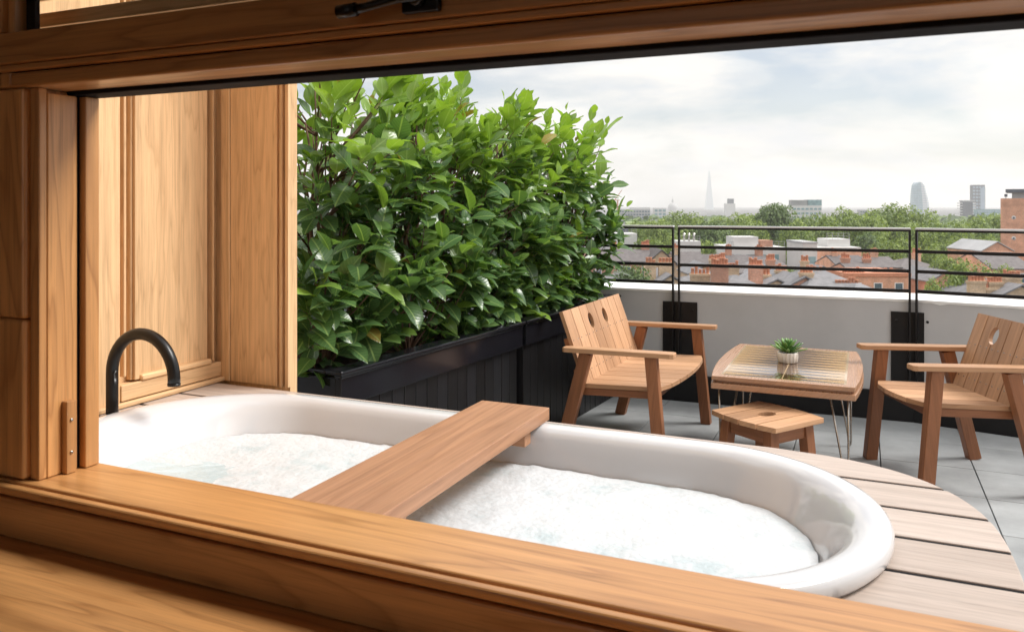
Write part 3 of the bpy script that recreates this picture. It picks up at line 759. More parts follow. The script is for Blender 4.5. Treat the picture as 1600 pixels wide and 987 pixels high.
# ------------------------------------------------------------------ garden chairs
def chair(name, W, n, holes, loc, rz, label, cat):
    r = thing(name, loc, rz, label, cat, 'slatted teak garden seats')
    for sd in (-1, 1):
        y = sd * W / 2
        m = MB(); zt, zr = 0.635, 0.624
        m.prism([(-.615, -.030), (-.60, -.040), (-.02, -.040), (0.0, -.030), (0.0, .030), (-.02, .040), (-.60, .040), (-.615, .030)], -.026, 0,
                M=Matrix.Rotation(-math.atan2(zt - zr, .61), 3, 'Y'), o=(0, y, zt), g=(1, 0, 0))
        m.build('armrest', TEAK, r, bevel=0.004)
        m = MB(); m.beam((-.125, y, .608), (-.068, y + sd * .012, 0.0), .052, .062, g=(0.1, 0, 1)); m.build('leg', TEAKF, r, bevel=0.003)
        m = MB(); m.beam((-.485, y, .598), (-.640, y + sd * .012, 0.0), .052, .066, g=(0.2, 0, 1)); m.build('leg', TEAKF, r, bevel=0.003)
        m = MB(); m.beam((-.130, y - sd * .055, .395), (-.55, y - sd * .055, .378), .026, .040); m.build('seat_rail', TEAKF, r, bevel=0.002)
    Wi = W - .062
    m = MB(); m.bx(-.135, -.105, -Wi / 2 + .026, Wi / 2 - .026, .375, .418, g=(0, 1, 0)); m.build('front_rail', TEAKF, r, bevel=0.002)
    bw = Wi / n
    def front(y): return -.075 + .045 * (1 - (2 * y / Wi) ** 2)
    Ms = Matrix.Rotation(-math.atan2(.02, .45), 3, 'Y')
    for k in range(n):
        y0 = -Wi / 2 + k * bw + .0032; y1 = y0 + bw - .0064
        f0, f1 = front(y0), front(y1)
        if k == 0: poly = [(-.53, y0), (f0 - .04, y0), (f0 - .012, y0 + .010), (f1, y1), (-.53, y1)]
        elif k == n - 1: poly = [(-.53, y0), (f0, y0), (f1 - .012, y1 - .010), (f1 - .04, y1), (-.53, y1)]
        else: poly = [(-.53, y0), (f0, y0), (f1, y1), (-.53, y1)]
        m = MB(); m.prism(poly, -.024, 0.0, M=Ms, o=(0, 0, .447), g=(1, 0, 0)); m.build('seat_slat', TEAK, r, bevel=0.002)
    # backrest: local (y, up-the-back) laid into the raked plane
    ub = V((-.135, 0, .375)).normalized(); nb = V((0, 1, 0)).cross(ub)   # nb points forward/up
    Mb = Matrix((V((0, 1, 0)), ub, V((0, 1, 0)).cross(ub))).transposed()
    Lb = .405; org = V((-.512, 0, .425))
    for k in range(n):
        y0 = -Wi / 2 + k * bw + .0032; y1 = y0 + bw - .0064
        pl = [(y0, -.02), (y1, -.02)]
        hv, hw, hh = .305, .034, .046
        if (k + 1) in holes:
            for q in range(9):
                t = -math.pi / 2 + math.pi * q / 8; pl.append((y1 - hw * math.cos(t), hv + hh * math.sin(t)))
        pl += [(y1, Lb), (y0, Lb)]
        if k in holes:
            for q in range(9):
                t = math.pi / 2 - math.pi * q / 8; pl.append((y0 + hw * math.cos(t), hv + hh * math.sin(t)))
        m = MB(); m.prism(pl, -.011, .011, M=Mb, o=org, g=ub)
        for v in (.055, .235):
            for yy in (y0 + .022, y1 - .022):
                q = org + Mb @ V((yy, v, .0112)); m.tube([q, q + Mb @ V((0, 0, .0015))], .004, n=8, mat=1)
        m.build('back_slat', [TEAK, STEEL], r, bevel=0.002)
    for v in (.06, .345) if not holes else (.06, .235):
        m = MB(); m.box(org + ub * v - Mb @ V((0, 0, .0245)) , (Wi - .01, .045, .026), M=Mb); m.build('back_rail', TEAKF, r, bevel=0.002)
    # dark screw heads along the back foot
    return r
chair('garden_loveseat', 1.064, 8, (3, 5), (-0.874, 4.655, 0), R(-1.9), 'teak slatted loveseat with two round holes in its back, beside the planter', 'loveseat')
chair('garden_armchair', 0.567, 5, (2,), (0.088, 4.55, 0), R(203.7), 'single teak slatted armchair with one round hole in its back', 'armchair')

# ------------------------------------------------------------------ game table
tb = thing('game_table', (-0.373, 4.645, 0), 0, 'low table with inlaid board game top on steel hairpin legs', 'table')
def top_poly(hx, hy, bul, n=12):
    p = []
    for k in range(n + 1):
        t = -1 + 2 * k / n; p.append((hx + bul * (1 - t * t), hy * t))
    for k in range(n + 1):
        t = 1 - 2 * k / n; p.append((-hx - bul * (1 - t * t), hy * t))
    return p
m = MB(); m.prism(top_poly(.335, .512, .035), .512, .534, g=(0, 1, 0)); m.build('tabletop', WALNUT, tb, bevel=0.003)
m = MB(); m.prism(top_poly(.315, .492, .033), .498, .5118, g=(0, 1, 0)); m.build('groove_board', WALNUT, tb)
m = MB(); m.prism(top_poly(.338, .512, .035), .468, .4978, g=(0, 1, 0)); m.build('lower_board', WALNUT, tb, bevel=0.004)
m = MB()
GX, GY = .285, .455
m.bx(-GX - .012, GX + .012, -GY - .012, GY + .012, .5342, .5348, mat=2)
m.bx(-GX, GX, -GY, GY, .5349, .5353, mat=0)
np_ = 12; st = 2 * GY / np_
for k in range(np_):
    ya, yb = -GY + k * st, -GY + (k + 1) * st; ym = (ya + yb) / 2
    mt = 1
    m.add([(-GX, ya + .002, .5358), (-GX, yb - .002, .5358), (-.02, ym, .5358)], [(0, 2, 1)], mat=mt)
    m.add([(GX, ya + .002, .5358), (GX, yb - .002, .5358), (.02, ym, .5358)], [(0, 1, 2)], mat=mt)
m.bx(-.003, .003, -GY, GY, .5356, .5360, mat=2)
m.build('inlay_board', [GAMEDARK, GAMEGOLD, GAMEPALE], tb)
for sx in (-1, 1):
    for sy in (-1, 1):
        fx, fy = sx * .300, sy * .40
        m = MB()
        a = V((sx * .305, sy * .46, .467)); b = V((sx * .22, sy * .40, .467)) ; f = V((fx, fy, .012))
        e = (b - a).normalized() * .007
        m.tube([a, f - e + V((0, 0, .02)), f - e * .6, f + V((0, 0, -.006)), f + e * .6, f + e + V((0, 0, .02)), b], .0052, n=8)
        m.box(((a + b) / 2) - V((0, 0, .002)), (.11, .05, .004)); m.build('leg', STEEL, tb)

# succulent in a ribbed pot
sp = thing('potted_succulent', (-0.383, 4.645, .5362), 0, 'small green succulent in a ribbed white pot on the table', 'potted plant')
m = MB(); rib = lambda t: 1 + .035 * math.cos(16 * t)
m.lathe([(.001, 0), (.046, 0), (.051, .004), (.0545, .052), (.053, .055), (.048, .055), (.045, .046), (.001, .045)], n=96, fn=rib); m.build('pot', CERAMIC, sp)
m = MB(); m.lathe([(.001, .048), (.0465, .047)], n=24); m.build('soil', SOIL, sp)
m = MB()
for k in range(34):
    t = k / 33; ph = k * 2.39996; el = R(8 + 74 * t)
    d = V((math.cos(ph) * math.cos(el), math.sin(ph) * math.cos(el), math.sin(el)))
    add_leaf(m, V((0, 0, .052 + .012 * t)) + d * .004, d, V((0, 0, 1)), .098 * (1 - .38 * t), .020, -.30 * (1 - t), .35, min(1, .35 + .5 * random.random()))
o = m.build('leaves', SUCC, sp); md = o.modifiers.new('thick', 'SOLIDIFY'); md.thickness = 0.004

# teak stool
so = thing('garden_stool', (-0.426, 4.005, 0), math.atan2(-.221, .325), 'low teak stool with an oval hand hole, in front of the table', 'stool')
SW, SD = .395, .355; n = 4; bw = SD / n
# boards run across the short side from the near edge to the table side
bw = SW / n
for k in range(n):
    x0 = -SW / 2 + k * bw + .004; x1 = x0 + bw - .008
    e = lambda x: SD / 2 + .028 * (1 - (2 * x / SW) ** 2) - .01
    pl = [(x0, -e(x0)), (x1, -e(x1))]
    if k == 1:
        for q in range(9):
            t = -math.pi / 2 + math.pi * q / 8; pl.append((x1 - .030 * math.cos(t), .050 * math.sin(t)))
    pl += [(x1, e(x1)), (x0, e(x0))]
    if k == 2:
        for q in range(9):
            t = math.pi / 2 - math.pi * q / 8; pl.append((x0 + .030 * math.cos(t), .050 * math.sin(t)))
    m = MB(); m.prism(pl, .376, .400, g=(0, 1, 0)); m.build('seat_slat', TEAK, so, bevel=0.002)
for sx in (-1, 1):
    for sy in (-1, 1):
        m = MB(); m.beam((sx * .125, sy * .12, .3755), (sx * .150, sy * .145, 0), .055, .05, g=(0, 0, 1)); m.build('leg', TEAKF, so, bevel=0.003)
for sy in (-1, 1):
    m = MB(); m.bx(-.10, .10, sy * .125 - .012, sy * .125 + .012, .305, .3755); m.build('apron', TEAKF, so, bevel=0.002)
for sx in (-1, 1):
    m = MB(); m.bx(sx * .13 - .012, sx * .13 + .012, -.096, .096, .305, .3755); m.build('apron', TEAKF, so, bevel=0.002)

# ------------------------------------------------------------------ city: houses
CAMROT = YAW  # local +x of city things runs along the picture's right-hand direction
pot_me = None
def add_chimney(root, x, y, zb, zt, w, d, npots, bmat):
    global pot_me
    m = MB(); m.bx(x - w / 2, x + w / 2, y - d / 2, y + d / 2, zb, zt - .25, g=(1, 0, 0)); m.bx(x - w / 2 - .07, x + w / 2 + .07, y - d / 2 - .07, y + d / 2 + .07, zt - .249, zt, g=(1, 0, 0))
    ch = m.build('chimney', bmat, root)
    for k in range(npots):
        px = x - w / 2 + w * (k + .5) / npots
        if pot_me is None:
            q = MB(); q.lathe([(.17, 0), (.15, .5), (.18, .52), (.18, .6), (.12, .6), (.11, .3)], n=10); po = q.build('chimney_pot', TERRA, ch); pot_me = po.data
        else:
            po = bpy.data.objects.new('chimney_pot', pot_me); col.objects.link(po); po.parent = ch
        po.location = (px, y, zt); po.scale = (1, 1, random.choice((.8, 1.0, 1.25)))
def window_part(root, x, z, yf, w, h, frame=WHITEPAINT):
    m = MB()
    m.bx(x - w / 2, x + w / 2, yf - .04, yf + .05, z, z + .09); m.bx(x - w / 2, x + w / 2, yf - .04, yf + .05, z + h - .09, z + h)
    m.bx(x - w / 2, x - w / 2 + .09, yf - .04, yf + .05, z + .0901, z + h - .0901); m.bx(x + w / 2 - .09, x + w / 2, yf - .04, yf + .05, z + .0901, z + h - .0901)
    m.bx(x - w / 2 + .0901, x + w / 2 - .0901, yf - .03, yf + .04, z + h / 2 - .04, z + h / 2 + .04)
    m.bx(x - w / 2 + .0902, x + w / 2 - .0902, yf - .012, yf + .02, z + .0902, z + h - .0902, mat=1)
    m.build('window', [frame, CITYGLASS], root)

def house(px, d, w, dep, eave, ridge, roof, wm, rm, label, chim, rot=0.0, wins=True, cat='house'):
    p = PX(px, d)
    r = thing('terraced_house', (p.x, p.y, GZ), CAMROT + rot, label, cat, 'brick houses below the terrace')
    e, q = eave - GZ, ridge - GZ
    m = MB(); m.bx(-w / 2, w / 2, 0, dep, 0, e, g=(1, 0, 0))
    if roof == 'gable_side':
        for sx in (-1, 1):
            m.add([(sx * w / 2, 0, e), (sx * w / 2, dep, e), (sx * w / 2, dep / 2, q - .12), (sx * (w / 2 - .2), 0, e), (sx * (w / 2 - .2), dep, e), (sx * (w / 2 - .2), dep / 2, q - .12)],
                  [(0, 1, 2), (5, 4, 3), (0, 2, 5, 3), (1, 4, 5, 2)], g=(0, 1, 0))
    if roof == 'gable_front':
        m.add([(-w / 2, 0, e), (w / 2, 0, e), (0, 0, q - .12), (-w / 2, .2, e), (w / 2, .2, e), (0, .2, q - .12)], [(0, 1, 2), (5, 4, 3), (0, 2, 5, 3), (1, 4, 5, 2)], g=(1, 0, 0))
    m.build('wall', wm, r)
    m = MB(); o = .25; th = .15
    if roof == 'gable_side':
        for (ya, yb) in ((-o, dep / 2), (dep + o, dep / 2)):
            vs = [(-w / 2 , ya, e - .1), (w / 2, ya, e - .1), (w / 2, yb, q), (-w / 2, yb, q)]
            m.add(vs + [(x, y, z + th) for x, y, z in vs], [(0, 1, 2, 3), (7, 6, 5, 4), (0, 4, 5, 1), (1, 5, 6, 2), (2, 6, 7, 3), (3, 7, 4, 0)], g=(1, 0, 0))
    elif roof == 'gable_front':
        for (xa, xb) in ((-w / 2 - o, 0), (w / 2 + o, 0)):
            vs = [(xa, -o, e - .1), (xa, dep, e - .1), (xb, dep, q), (xb, -o, q)]
            m.add(vs + [(x, y, z + th) for x, y, z in vs], [(0, 1, 2, 3), (7, 6, 5, 4), (0, 4, 5, 1), (1, 5, 6, 2), (2, 6, 7, 3), (3, 7, 4, 0)], g=(0, 1, 0))
    elif roof == 'hip':
        hl = max(.2, w / 2 - dep * .42)
        b = [(-w / 2 - o, -o, e), (w / 2 + o, -o, e), (w / 2 + o, dep + o, e), (-w / 2 - o, dep + o, e)]
        vs = b + [(-hl, dep / 2, q), (hl, dep / 2, q)]
        m.add(vs, [(0, 1, 5, 4), (1, 2, 5), (2, 3, 4, 5), (3, 0, 4), (3, 2, 1, 0)], g=(1, 0, 0))
    elif roof == 'flat':
        m.bx(-w / 2 - .15, w / 2 + .15, -.15, dep + .15, e + .001, e + .4, g=(1, 0, 0))
    m.build('roof', rm, r)
    if wins:
        z = e - 2.3; nw = max(2, int(w / 2.4))
        for rw_ in range(3):
            for k in range(nw): window_part(r, -w / 2 + w * (k + .5) / nw, z - rw_ * 3.0, 0, 1.0, 1.6)
    for (cx, cy, zt, cw, np2) in chim: add_chimney(r, cx, cy, e - .5, zt - GZ, cw, .6, np2, wm)
    return r

# near row: roofs and chimney stacks just above the parapet
def zz(py, d): return ZY(py, d)
B1, B2 = BRICK_YEL, BRICK_RED
d = 84
house(985, 88, 7, 9, zz(452, 88), zz(428, 88), 'hip', B1, SLATE2, 'yellow brick house with pale hipped roof half behind the bushy dark tree', [(2.8, 4, zz(421, 88), 1.2, 3)])
house(1048, 84, 4.6, 9, zz(455, d), zz(430, d), 'gable_front', B1, SLATE2, 'narrow gabled brick house right behind the railing posts by the loveseat', [(-1.6, 3, zz(416, d), 1.1, 3)])
house(1088, 82, 5.0, 9, zz(456, 82), zz(437, 82), 'hip', B1, SLATE2, 'low hipped house with a wide yellow chimney, beside the railing posts', [(1.0, 2.6, zz(431, 82), 2.0, 5), (-2.2, 5, zz(415, 82), 1.5, 4)])
house(1128, 86, 5.0, 10, zz(455, 86), zz(432, 86), 'gable_front', B1, SLATE2, 'gabled yellow brick house above the far end of the table', [(2.2, 4, zz(422, 86), 1.4, 4)])
house(1170, 80, 5.2, 10, zz(458, 80), zz(436, 80), 'hip', B2, SLATE2, 'red brick house with a broad pot-topped chimney below the white office block', [(-2.2, 2.8, zz(417, 80), 1.7, 6), (2.2, 5, zz(419, 80), 1.4, 5)])
house(1214, 84, 5.0, 10, zz(455, 84), zz(437, 84), 'gable_front', B1, SLATE2, 'gabled house with pale slates straight above the succulent', [(-.6, 2.6, zz(432, 84), 1.4, 4), (2.1, 5, zz(428, 84), 1.2, 4)])
house(1258, 82, 5.0, 10, zz(455, 82), zz(433, 82), 'gable_front', B2, SLATE2, 'gabled red house under the glass bay of the orange block', [(2.1, 2.6, zz(428, 82), 1.3, 4)])
house(1306, 80, 5.4, 11, zz(448, 80), zz(424, 80), 'hip', B1, SLATE2, 'pale hipped roof house in front of the orange brick block', [(-2.0, 2.6, zz(429, 80), 1.3, 4), (1.5, 1.0, zz(446, 80), 2.4, 7)])
house(1372, 92, 7.2, 8, zz(432, 92), zz(420, 92), 'flat', BRICK_ORG, TERRA, 'red brick house back with a parapet of chimney pots', [(-2.4, 1.0, zz(428, 92), 2.6, 8), (1.4, 1.2, zz(430, 92), 3.0, 9)])
house(1362, 76, 3.2, 6, zz(462, 76), zz(447, 76), 'hip', BRICK_ORG, SLATE2, 'little hipped outhouse roof showing over the coping', [])
house(1478, 96, 3.6, 8, zz(440, 96), zz(424, 96), 'gable_front', B2, SLATE2, 'slim gabled house squeezed between two green garden trees', [])
house(1566, 78, 4.8, 9, zz(466, 80), zz(448, 80), 'hip', B1, SLATE2, 'brick house with massed chimney stacks above the armchair back', [(-1.6, 1.6, zz(438, 80), 1.6, 5), (.4, 1.9, zz(440, 80), 1.4, 5), (2.4, 2.4, zz(433, 80), 1.6, 6)])
house(1596, 78, 5.0, 9, zz(466, 78), zz(446, 78), 'gable_front', B1, SLATE2, 'gabled brick house at the picture edge below the tall orange block', [(-1.9, 1.8, zz(452, 78), 1.2, 4), (.6, 2.5, zz(445, 78), 1.6, 5)])
# middle row between the chimneys and the slate terrace
house(1104, 104, 4.4, 7, zz(428, 104), zz(414, 104), 'gable_front', B1, SLATE2, 'small gabled yellow house in the gap below the slate terrace, near the railing posts', [(1.6, 3, zz(407, 104), 1.0, 4)])
house(1150, 106, 4.6, 7, zz(427, 106), zz(416, 106), 'gable_side', B2, SLATE, 'small red house whose chimney rises before the white block windows', [(-1.2, 3.5, zz(406, 106), 1.3, 5)])
house(1196, 104, 4.2, 7, zz(428, 104), zz(415, 104), 'gable_front', B2, SLATE2, 'small gabled red house under the hipped end of the slate terrace', [(1.6, 3, zz(408, 104), 1.1, 4)])
house(1286, 104, 3.8, 7, zz(430, 104), zz(417, 104), 'gable_front', B1, SLATE2, 'small gabled yellow house before the orange block and its glass bay', [(-1.3, 3, zz(410, 104), 1.0, 3)])
house(1352, 106, 4.4, 6, zz(424, 106), zz(414, 106), 'gable_side', B2, SLATE, 'small red house with twin chimneys under the slate roof by the orange block', [(-1.4, 3, zz(405, 106), 1.1, 4), (1.5, 3, zz(406, 106), 1.0, 4)])
# slate terrace behind
d = 130
house(952, d, 7.0, 9, zz(408, d), zz(393, d), 'gable_side', B2, SLATE, 'slate roofed terrace house peeping past the hedge end', [(1.2, 4.5, zz(384, d), 1.1, 4)])
house(994, d, 5.6, 9, zz(409, d), zz(393, d), 'gable_side', B2, SLATE, 'slate roofed terrace house behind the bushy dark tree', [(2.2, 4.5, zz(384, d), 1.3, 5)])
house(1034, 128, 4.4, 9, zz(410, d), zz(390, d), 'gable_front', B1, SLATE, 'yellow gabled house next to the slate terrace, near the railing posts', [])
house(1080, 128, 5.0, 9, zz(412, d), zz(396, d), 'gable_side', B1, SLATE, 'yellow brick terrace house seen just beyond the doubled railing posts', [(-1.7, 3.5, zz(388, d), 1.2, 4)])
house(1130, d, 6.0, 9, zz(416, d), zz(401, d), 'gable_side', B2, SLATE, 'terrace house with dark slates in front of the white office block', [(2.0, 4.3, zz(389, d), 1.0, 3)])
house(1180, d, 5.6, 9, zz(417, d), zz(402, d), 'gable_side', B2, SLATE, 'dark slate terrace house with chimney against the white block windows', [(1.9, 4.3, zz(391, d), 1.2, 4)])
house(1216, d, 3.6, 9, zz(418, d), zz(402, d), 'hip', B2, SLATE, 'hipped end house of the slate terrace below the white block', [])
house(1335, 122, 5.2, 9, zz(417, 122), zz(403, 122), 'gable_side', BRICK_ORG, SLATE, 'slate roofed house butting against the orange brick block', [(-1.3, 4.4, zz(397, 122), .9, 3)])
house(1384, 122, 5.0, 9, zz(418, 122), zz(405, 122), 'gable_side', BRICK_ORG, SLATE, 'slate roofed house with one chimney left of the railing joint', [(0.2, 4.4, zz(397, 122), 1.0, 4)])
house(1440, 122, 6.6, 9, zz(420, 122), zz(406, 122), 'hip', BRICK_ORG, SLATE, 'hipped slate house across the railing joint by the armchair', [(1.4, 4.4, zz(398, 122), 1.2, 4)])
house(1558, 140, 5.4, 11, zz(392, 140), zz(378, 140), 'gable_front', BRICK_ORG, CITYGREY, 'gabled orange brick house among trees beside the tall orange block', [])
house(1582, 128, 7.0, 12, zz(420, 128), zz(399, 128), 'gable_side', BRICK_ORG, SLATE, 'long slate roof in front of the tall orange block', [])

# modern blocks
def block(name, px, d, w, dep, zt, wm, label, cat='building', rot=0.0):
    p = PX(px, d); r = thing(name, (p.x, p.y, GZ), CAMROT + rot, label, cat)
    m = MB(); m.bx(-w / 2, w / 2, 0, dep, 0, zt - GZ); m.build('wall', wm, r)
    return r, zt - GZ
def roof_rail(r, x0, x1, y, z):
    m = MB(); n = max(2, int((x1 - x0) / 1.0))
    for k in range(n + 1): m.bx(x0 + (x1 - x0) * k / n - .03, x0 + (x1 - x0) * k / n + .03, y - .03, y + .03, z, z + 1.0)
    for q in (.5, 1.0): m.bx(x0, x1, y - .035, y + .035, z + q, z + q + .06)
    m.build('roof_railing', CITYGREY, r)
r, h = block('office_block', 1184, 152, 10.6, 12, zz(386, 152), CITYWHITE, 'white flat roofed block with blue windows beyond the slate terrace')
for k in range(4): 
    m = MB(); m.bx(-4.6 + k * 2.4, -3.2 + k * 2.4, -.06, .05, h - 3.4, h - 1.4); m.build('window', CITYTEAL, r)
m = MB(); m.bx(-4.4, .4, 1, 6, h + .001, h + 1.9); m.build('roof_cabin', CITYWHITE, r)
m = MB(); m.bx(.9, 3.2, 1, 5, h + .001, h + 1.2); m.build('roof_cabin', BRICK_RED, r)
roof_rail(r, -5.2, -4.5, .4, h); roof_rail(r, 3.0, 5.2, .4, h)
r, h = block('brick_block', 1311, 142, 8.0, 12, zz(391, 142), BRICK_ORG, 'orange brick block with white roof cabins in front of the park')
m = MB(); m.bx(-3.1, -2.5, -.06, .05, h - 2.2, h - 1.1); m.build('window', CITYWHITE, r)
m = MB(); m.bx(-4.0, 4.0, .2, 11.6, h + .001, h + .5); m.build('roof', CITYWHITE, r)
m = MB(); m.bx(-1.2, 2.8, 2, 7, h + .501, h + 1.9); m.build('roof_cabin', CITYWHITE, r)
roof_rail(r, -1.2, 2.8, 2.4, h + 1.9)
m = MB(); m.bx(-6.5, -4.02, -.4, 8, 0, h + 1.2); m.build('stair_tower', CITYWHITE, r)
for k in range(3):
    m = MB(); m.bx(-6.2, -4.3, -.46, -.36, h - 3.0 - 2.2 * k + .0, h - 1.1 - 2.2 * k); m.build('window', CITYTEAL, r)
m = MB(); m.bx(-6.6, -3.9, -.5, 8.1, h + 1.201, h + 1.5); m.build('stair_tower_roof', CITYGREY, r)
r, h = block('brick_tower', 1610, 147.5, 9.4, 12, zz(310, 150), BRICK_ORG, 'tall orange brick block at the picture edge with round vents', rot=R(-33))
for zq in (340, 372):
    m = MB(); zc = zz(zq, 150) - GZ; m.tube([(-2.6, -.06, zc), (-2.6, .05, zc)], .36, n=16); m.tube([(-2.6, -.1, zc), (-2.6, -.061, zc)], .17, n=12, mat=1); m.build('vent', [CITYWHITE, CITYDARK], r)
m = MB(); m.bx(-2.9, 4.2, .5, 11, h + .001, h + 1.1); m.build('roof_storey', CITYGREY, r)
m = MB(); m.bx(-3.9, 5.2, -.3, 12, h + 1.101, h + 1.7); m.build('roof', CITYDARK, r)
m = MB(); m.bx(-4.1, -3.6, .2, .7, h + .3, h + .8); m.bx(-3.9, -3.8, .4, .5, h, h + .301); m.build('camera_mast', CITYDARK, r)
r, h = block('white_block', 974, 175, 6.0, 8, zz(365, 175), CITYWHITE, 'small white flat roofed block just past the hedge end')
roof_rail(r, -2.9, 2.9, .3, h)
r, h = block('white_block', 952, 215, 8.4, 8, zz(341, 215), CITYWHITE, 'low white block with a row of dark windows against the trees')
for k in range(5):
    m = MB(); m.bx(-3.8 + 1.6 * k, -2.8 + 1.6 * k, -.06, .05, h - 1.6, h - .7); m.build('window', CITYGLASS, r)
r, h = block('grey_block', 966, 195, 5.0, 8, zz(356, 195), CITYDARK, 'dark flat roofed block under the row of white windows')
r, h = block('plant_room', 1077, 160, 4.6, 6, zz(377, 160), CITYWHITE, 'pale rooftop plant room among trees beyond the railing posts')
roof_rail(r, -2.2, 2.2, .3, h)
m = MB()
for k in range(4): m.tube([(-1.6 + k * 1.0, 2, h), (-1.6 + k * 1.0, 2, h + 1.6)], .22, n=10)
m.build('flue', STEEL, r)

# ------------------------------------------------------------------ distant skyline
def far_block(name, px0, px1, ptop, d, mat, label, dep=8, bands=None, bmat=CITYGLASS):
    w = (px1 - px0) / FPX * d
    r, h = block(name, (px0 + px1) / 2, d, w, dep, zz(ptop, d), mat, label, 'building')
    if bands:
        st, fr = bands; z = h - st
        m = MB()
        for k in range(min(14, int(h / st))):
            n = max(3, int(w / (st * .9)))
            for q in range(n):
                x = -w / 2 + w * (q + .15) / n; m.bx(x, x + w / n * .7, -.25, .2, z, z + st * fr)
            z -= st
        o = m.build('window_grid', bmat, r); o['kind'] = 'stuff'
    return r, h, w
far_block('office_slab', 962, 1016, 327, 950, CITYGREY, 'long grey distant office slab left of the cathedral dome', bands=(3.6, .5))
far_block('office_slab', 985, 1016, 324, 1000, CITYWHITE, 'pale roof storey rising behind the long grey slab')
far_block('office_slab', 1022, 1041, 325, 900, CITYWHITE, 'small white office with bluish windows beside the dome', bands=(4, .55), bmat=CITYTEAL)
far_block('office_tower', 1133, 1149, 318, 1500, CITYWHITE, 'pale far tower with a dark box on its roof')
p = PX(1144, 1499); m = MB(); m.bx(-5, 5, 0, 10, 0, 9); o = m.build('roof_plant', CITYDARK); o.location = (p.x, p.y, zz(318, 1500)); o.rotation_euler = (0, 0, CAMROT)
o.parent = bpy.data.objects['office_tower']; o.location = (4, 8, zz(318, 1500) - GZ); o.rotation_euler = (0, 0, 0)
r, h, w = far_block('hospital_block', 1238, 1284, 321, 620, CITYWHITE, 'white block with a grey louvred top rising over the park trees', bands=(3.4, .4), bmat=CITYTEAL)
m = MB(); m.bx(-w / 2, w * .02, .5, 8, h + .001, h + 4.2)
for k in range(8): m.bx(-w / 2 - .1, w * .02, .3, .49, h + .3 + k * .5, h + .55 + k * .5)
m.build('louvred_storey', CITYGREY, r)
m = MB(); m.bx(w * .03, w / 2, 0, 8, h + .001, h + 4.4); m.build('glass_storey', CITYTEAL, r)
far_block('office_box', 1344, 1355, 328, 900, CITYGREY, 'little grey distant rooftop box between two park trees', bands=(3, .5))
# tapering spire tower
p = PX(1108, 3800); z = zz(266, 3800) - GZ; r = thing('spire_tower', (p.x, p.y, GZ), CAMROT, 'very tall thin glass spire fading in the haze', 'tower')
m = MB(); a = 18
m.add([(-a, -a, 0), (a, -a, 0), (a, a, 0), (-a, a, 0), (-2, -2, z), (3, -2, z * .97), (3, 3, z), (-2, 3, z * .98)], [(0, 1, 5, 4), (1, 2, 6, 5), (2, 3, 7, 6), (3, 0, 4, 7), (4, 5, 6, 7)]); m.build('glass_shaft', SPIREGLASS, r)
# cathedral dome
p = PX(1051, 3000); r = thing('domed_cathedral', (p.x, p.y, GZ), CAMROT, 'pale cathedral dome with lantern on the hazy skyline', 'cathedral')
z0 = zz(330, 3000) - GZ
m = MB(); m.lathe([(20, 0), (20, z0 - 3), (21, z0 - 3), (21, z0), (17.5, z0), (17.5, z0 + 9), (19, z0 + 9), (19, z0 + 11)], n=32, smooth=False); m.build('drum', CITYGREY, r)
m = MB(); m.lathe([(18 * math.cos(t), z0 + 11 + 21 * math.sin(t)) for t in [k * .16 for k in range(9)]] + [(4, z0 + 32)], n=32); m.build('dome', CITYGREY, r)
m = MB(); m.lathe([(4, z0 + 31), (4, z0 + 40), (3, z0 + 43), (.8, z0 + 47), (.4, z0 + 55), (.01, z0 + 56)], n=16); m.build('lantern', CITYGREY, r)
# curved glass tower
dT = 1700; p = PX(1441, dT); r = thing('curved_tower', (p.x, p.y, GZ), CAMROT, 'tall curved glass tower with a bulging side above the trees', 'tower')
def tx(px): return (px - 1441) / FPX * dT
lv = [(345, 1428.5, 1456), (330, 1428, 1455.5), (318, 1428.5, 1454), (306, 1429, 1451.5), (296, 1430, 1448.5), (290, 1431, 1447), (286.5, 1433, 1444), (284.5, 1436, 1440)]
m = MB(); vs = []; fs = []
nrow = 44
def lerp_lv(py):
    for q in range(len(lv) - 1):
        a, b = lv[q], lv[q + 1]
        if b[0] <= py <= a[0]:
            t = (a[0] - py) / (a[0] - b[0]); return a[1] + (b[1] - a[1]) * t, a[2] + (b[2] - a[2]) * t
    return lv[0][1], lv[0][2]
nc = 16
for q in range(nrow + 1):
    py = 345 + (284.5 - 345) * q / nrow; a, b = lerp_lv(py); x0, x1 = tx(a), tx(b); z = zz(py, dT) - GZ
    for j in range(nc):
        t = 2 * math.pi * j / nc; cx, rx = (x0 + x1) / 2, (x1 - x0) / 2
        vs.append((cx + rx * math.copysign(abs(math.cos(t)) ** .6, math.cos(t)), 12 - 13 * math.copysign(abs(math.sin(t)) ** .6, math.sin(t)), z))
fs2 = []
for q in range(nrow):
    for j in range(nc): fs2.append((q * nc + j, (q + 1) * nc + j, (q + 1) * nc + (j + 1) % nc, q * nc + (j + 1) % nc))
fs2.append(tuple(range(nrow * nc, (nrow + 1) * nc)))
m.add(vs, fs2, smooth=False)
m.mi = [(0 if (i // nc) % 2 == 0 else 1) if (i % nc) in (0, 1, 2, 3, 15) else (2 if (i // nc) % 2 == 0 else 0) for i in range(len(m.mi))]
m.build('glass_skin', [TOWERGLASS, CITYWHITE, CITYTEAL], r)
m = MB(); zb = zz(345, dT) - GZ; m.bx(tx(1429), tx(1455), 0, 24, 0, zb); m.build('podium', TOWERGLASS, r)
m = MB(); zc = zz(329, dT) - GZ; m.bx(tx(1456), tx(1463), 4, 20, 0, zc); m.build('low_wing', CITYGREY, r)
r, h, w = far_block('dark_tower', 1519.5, 1539, 289, 1450, CITYDARK, 'tall dark glass tower beside the picture edge', bands=(6, .5), bmat=TOWERGLASS)
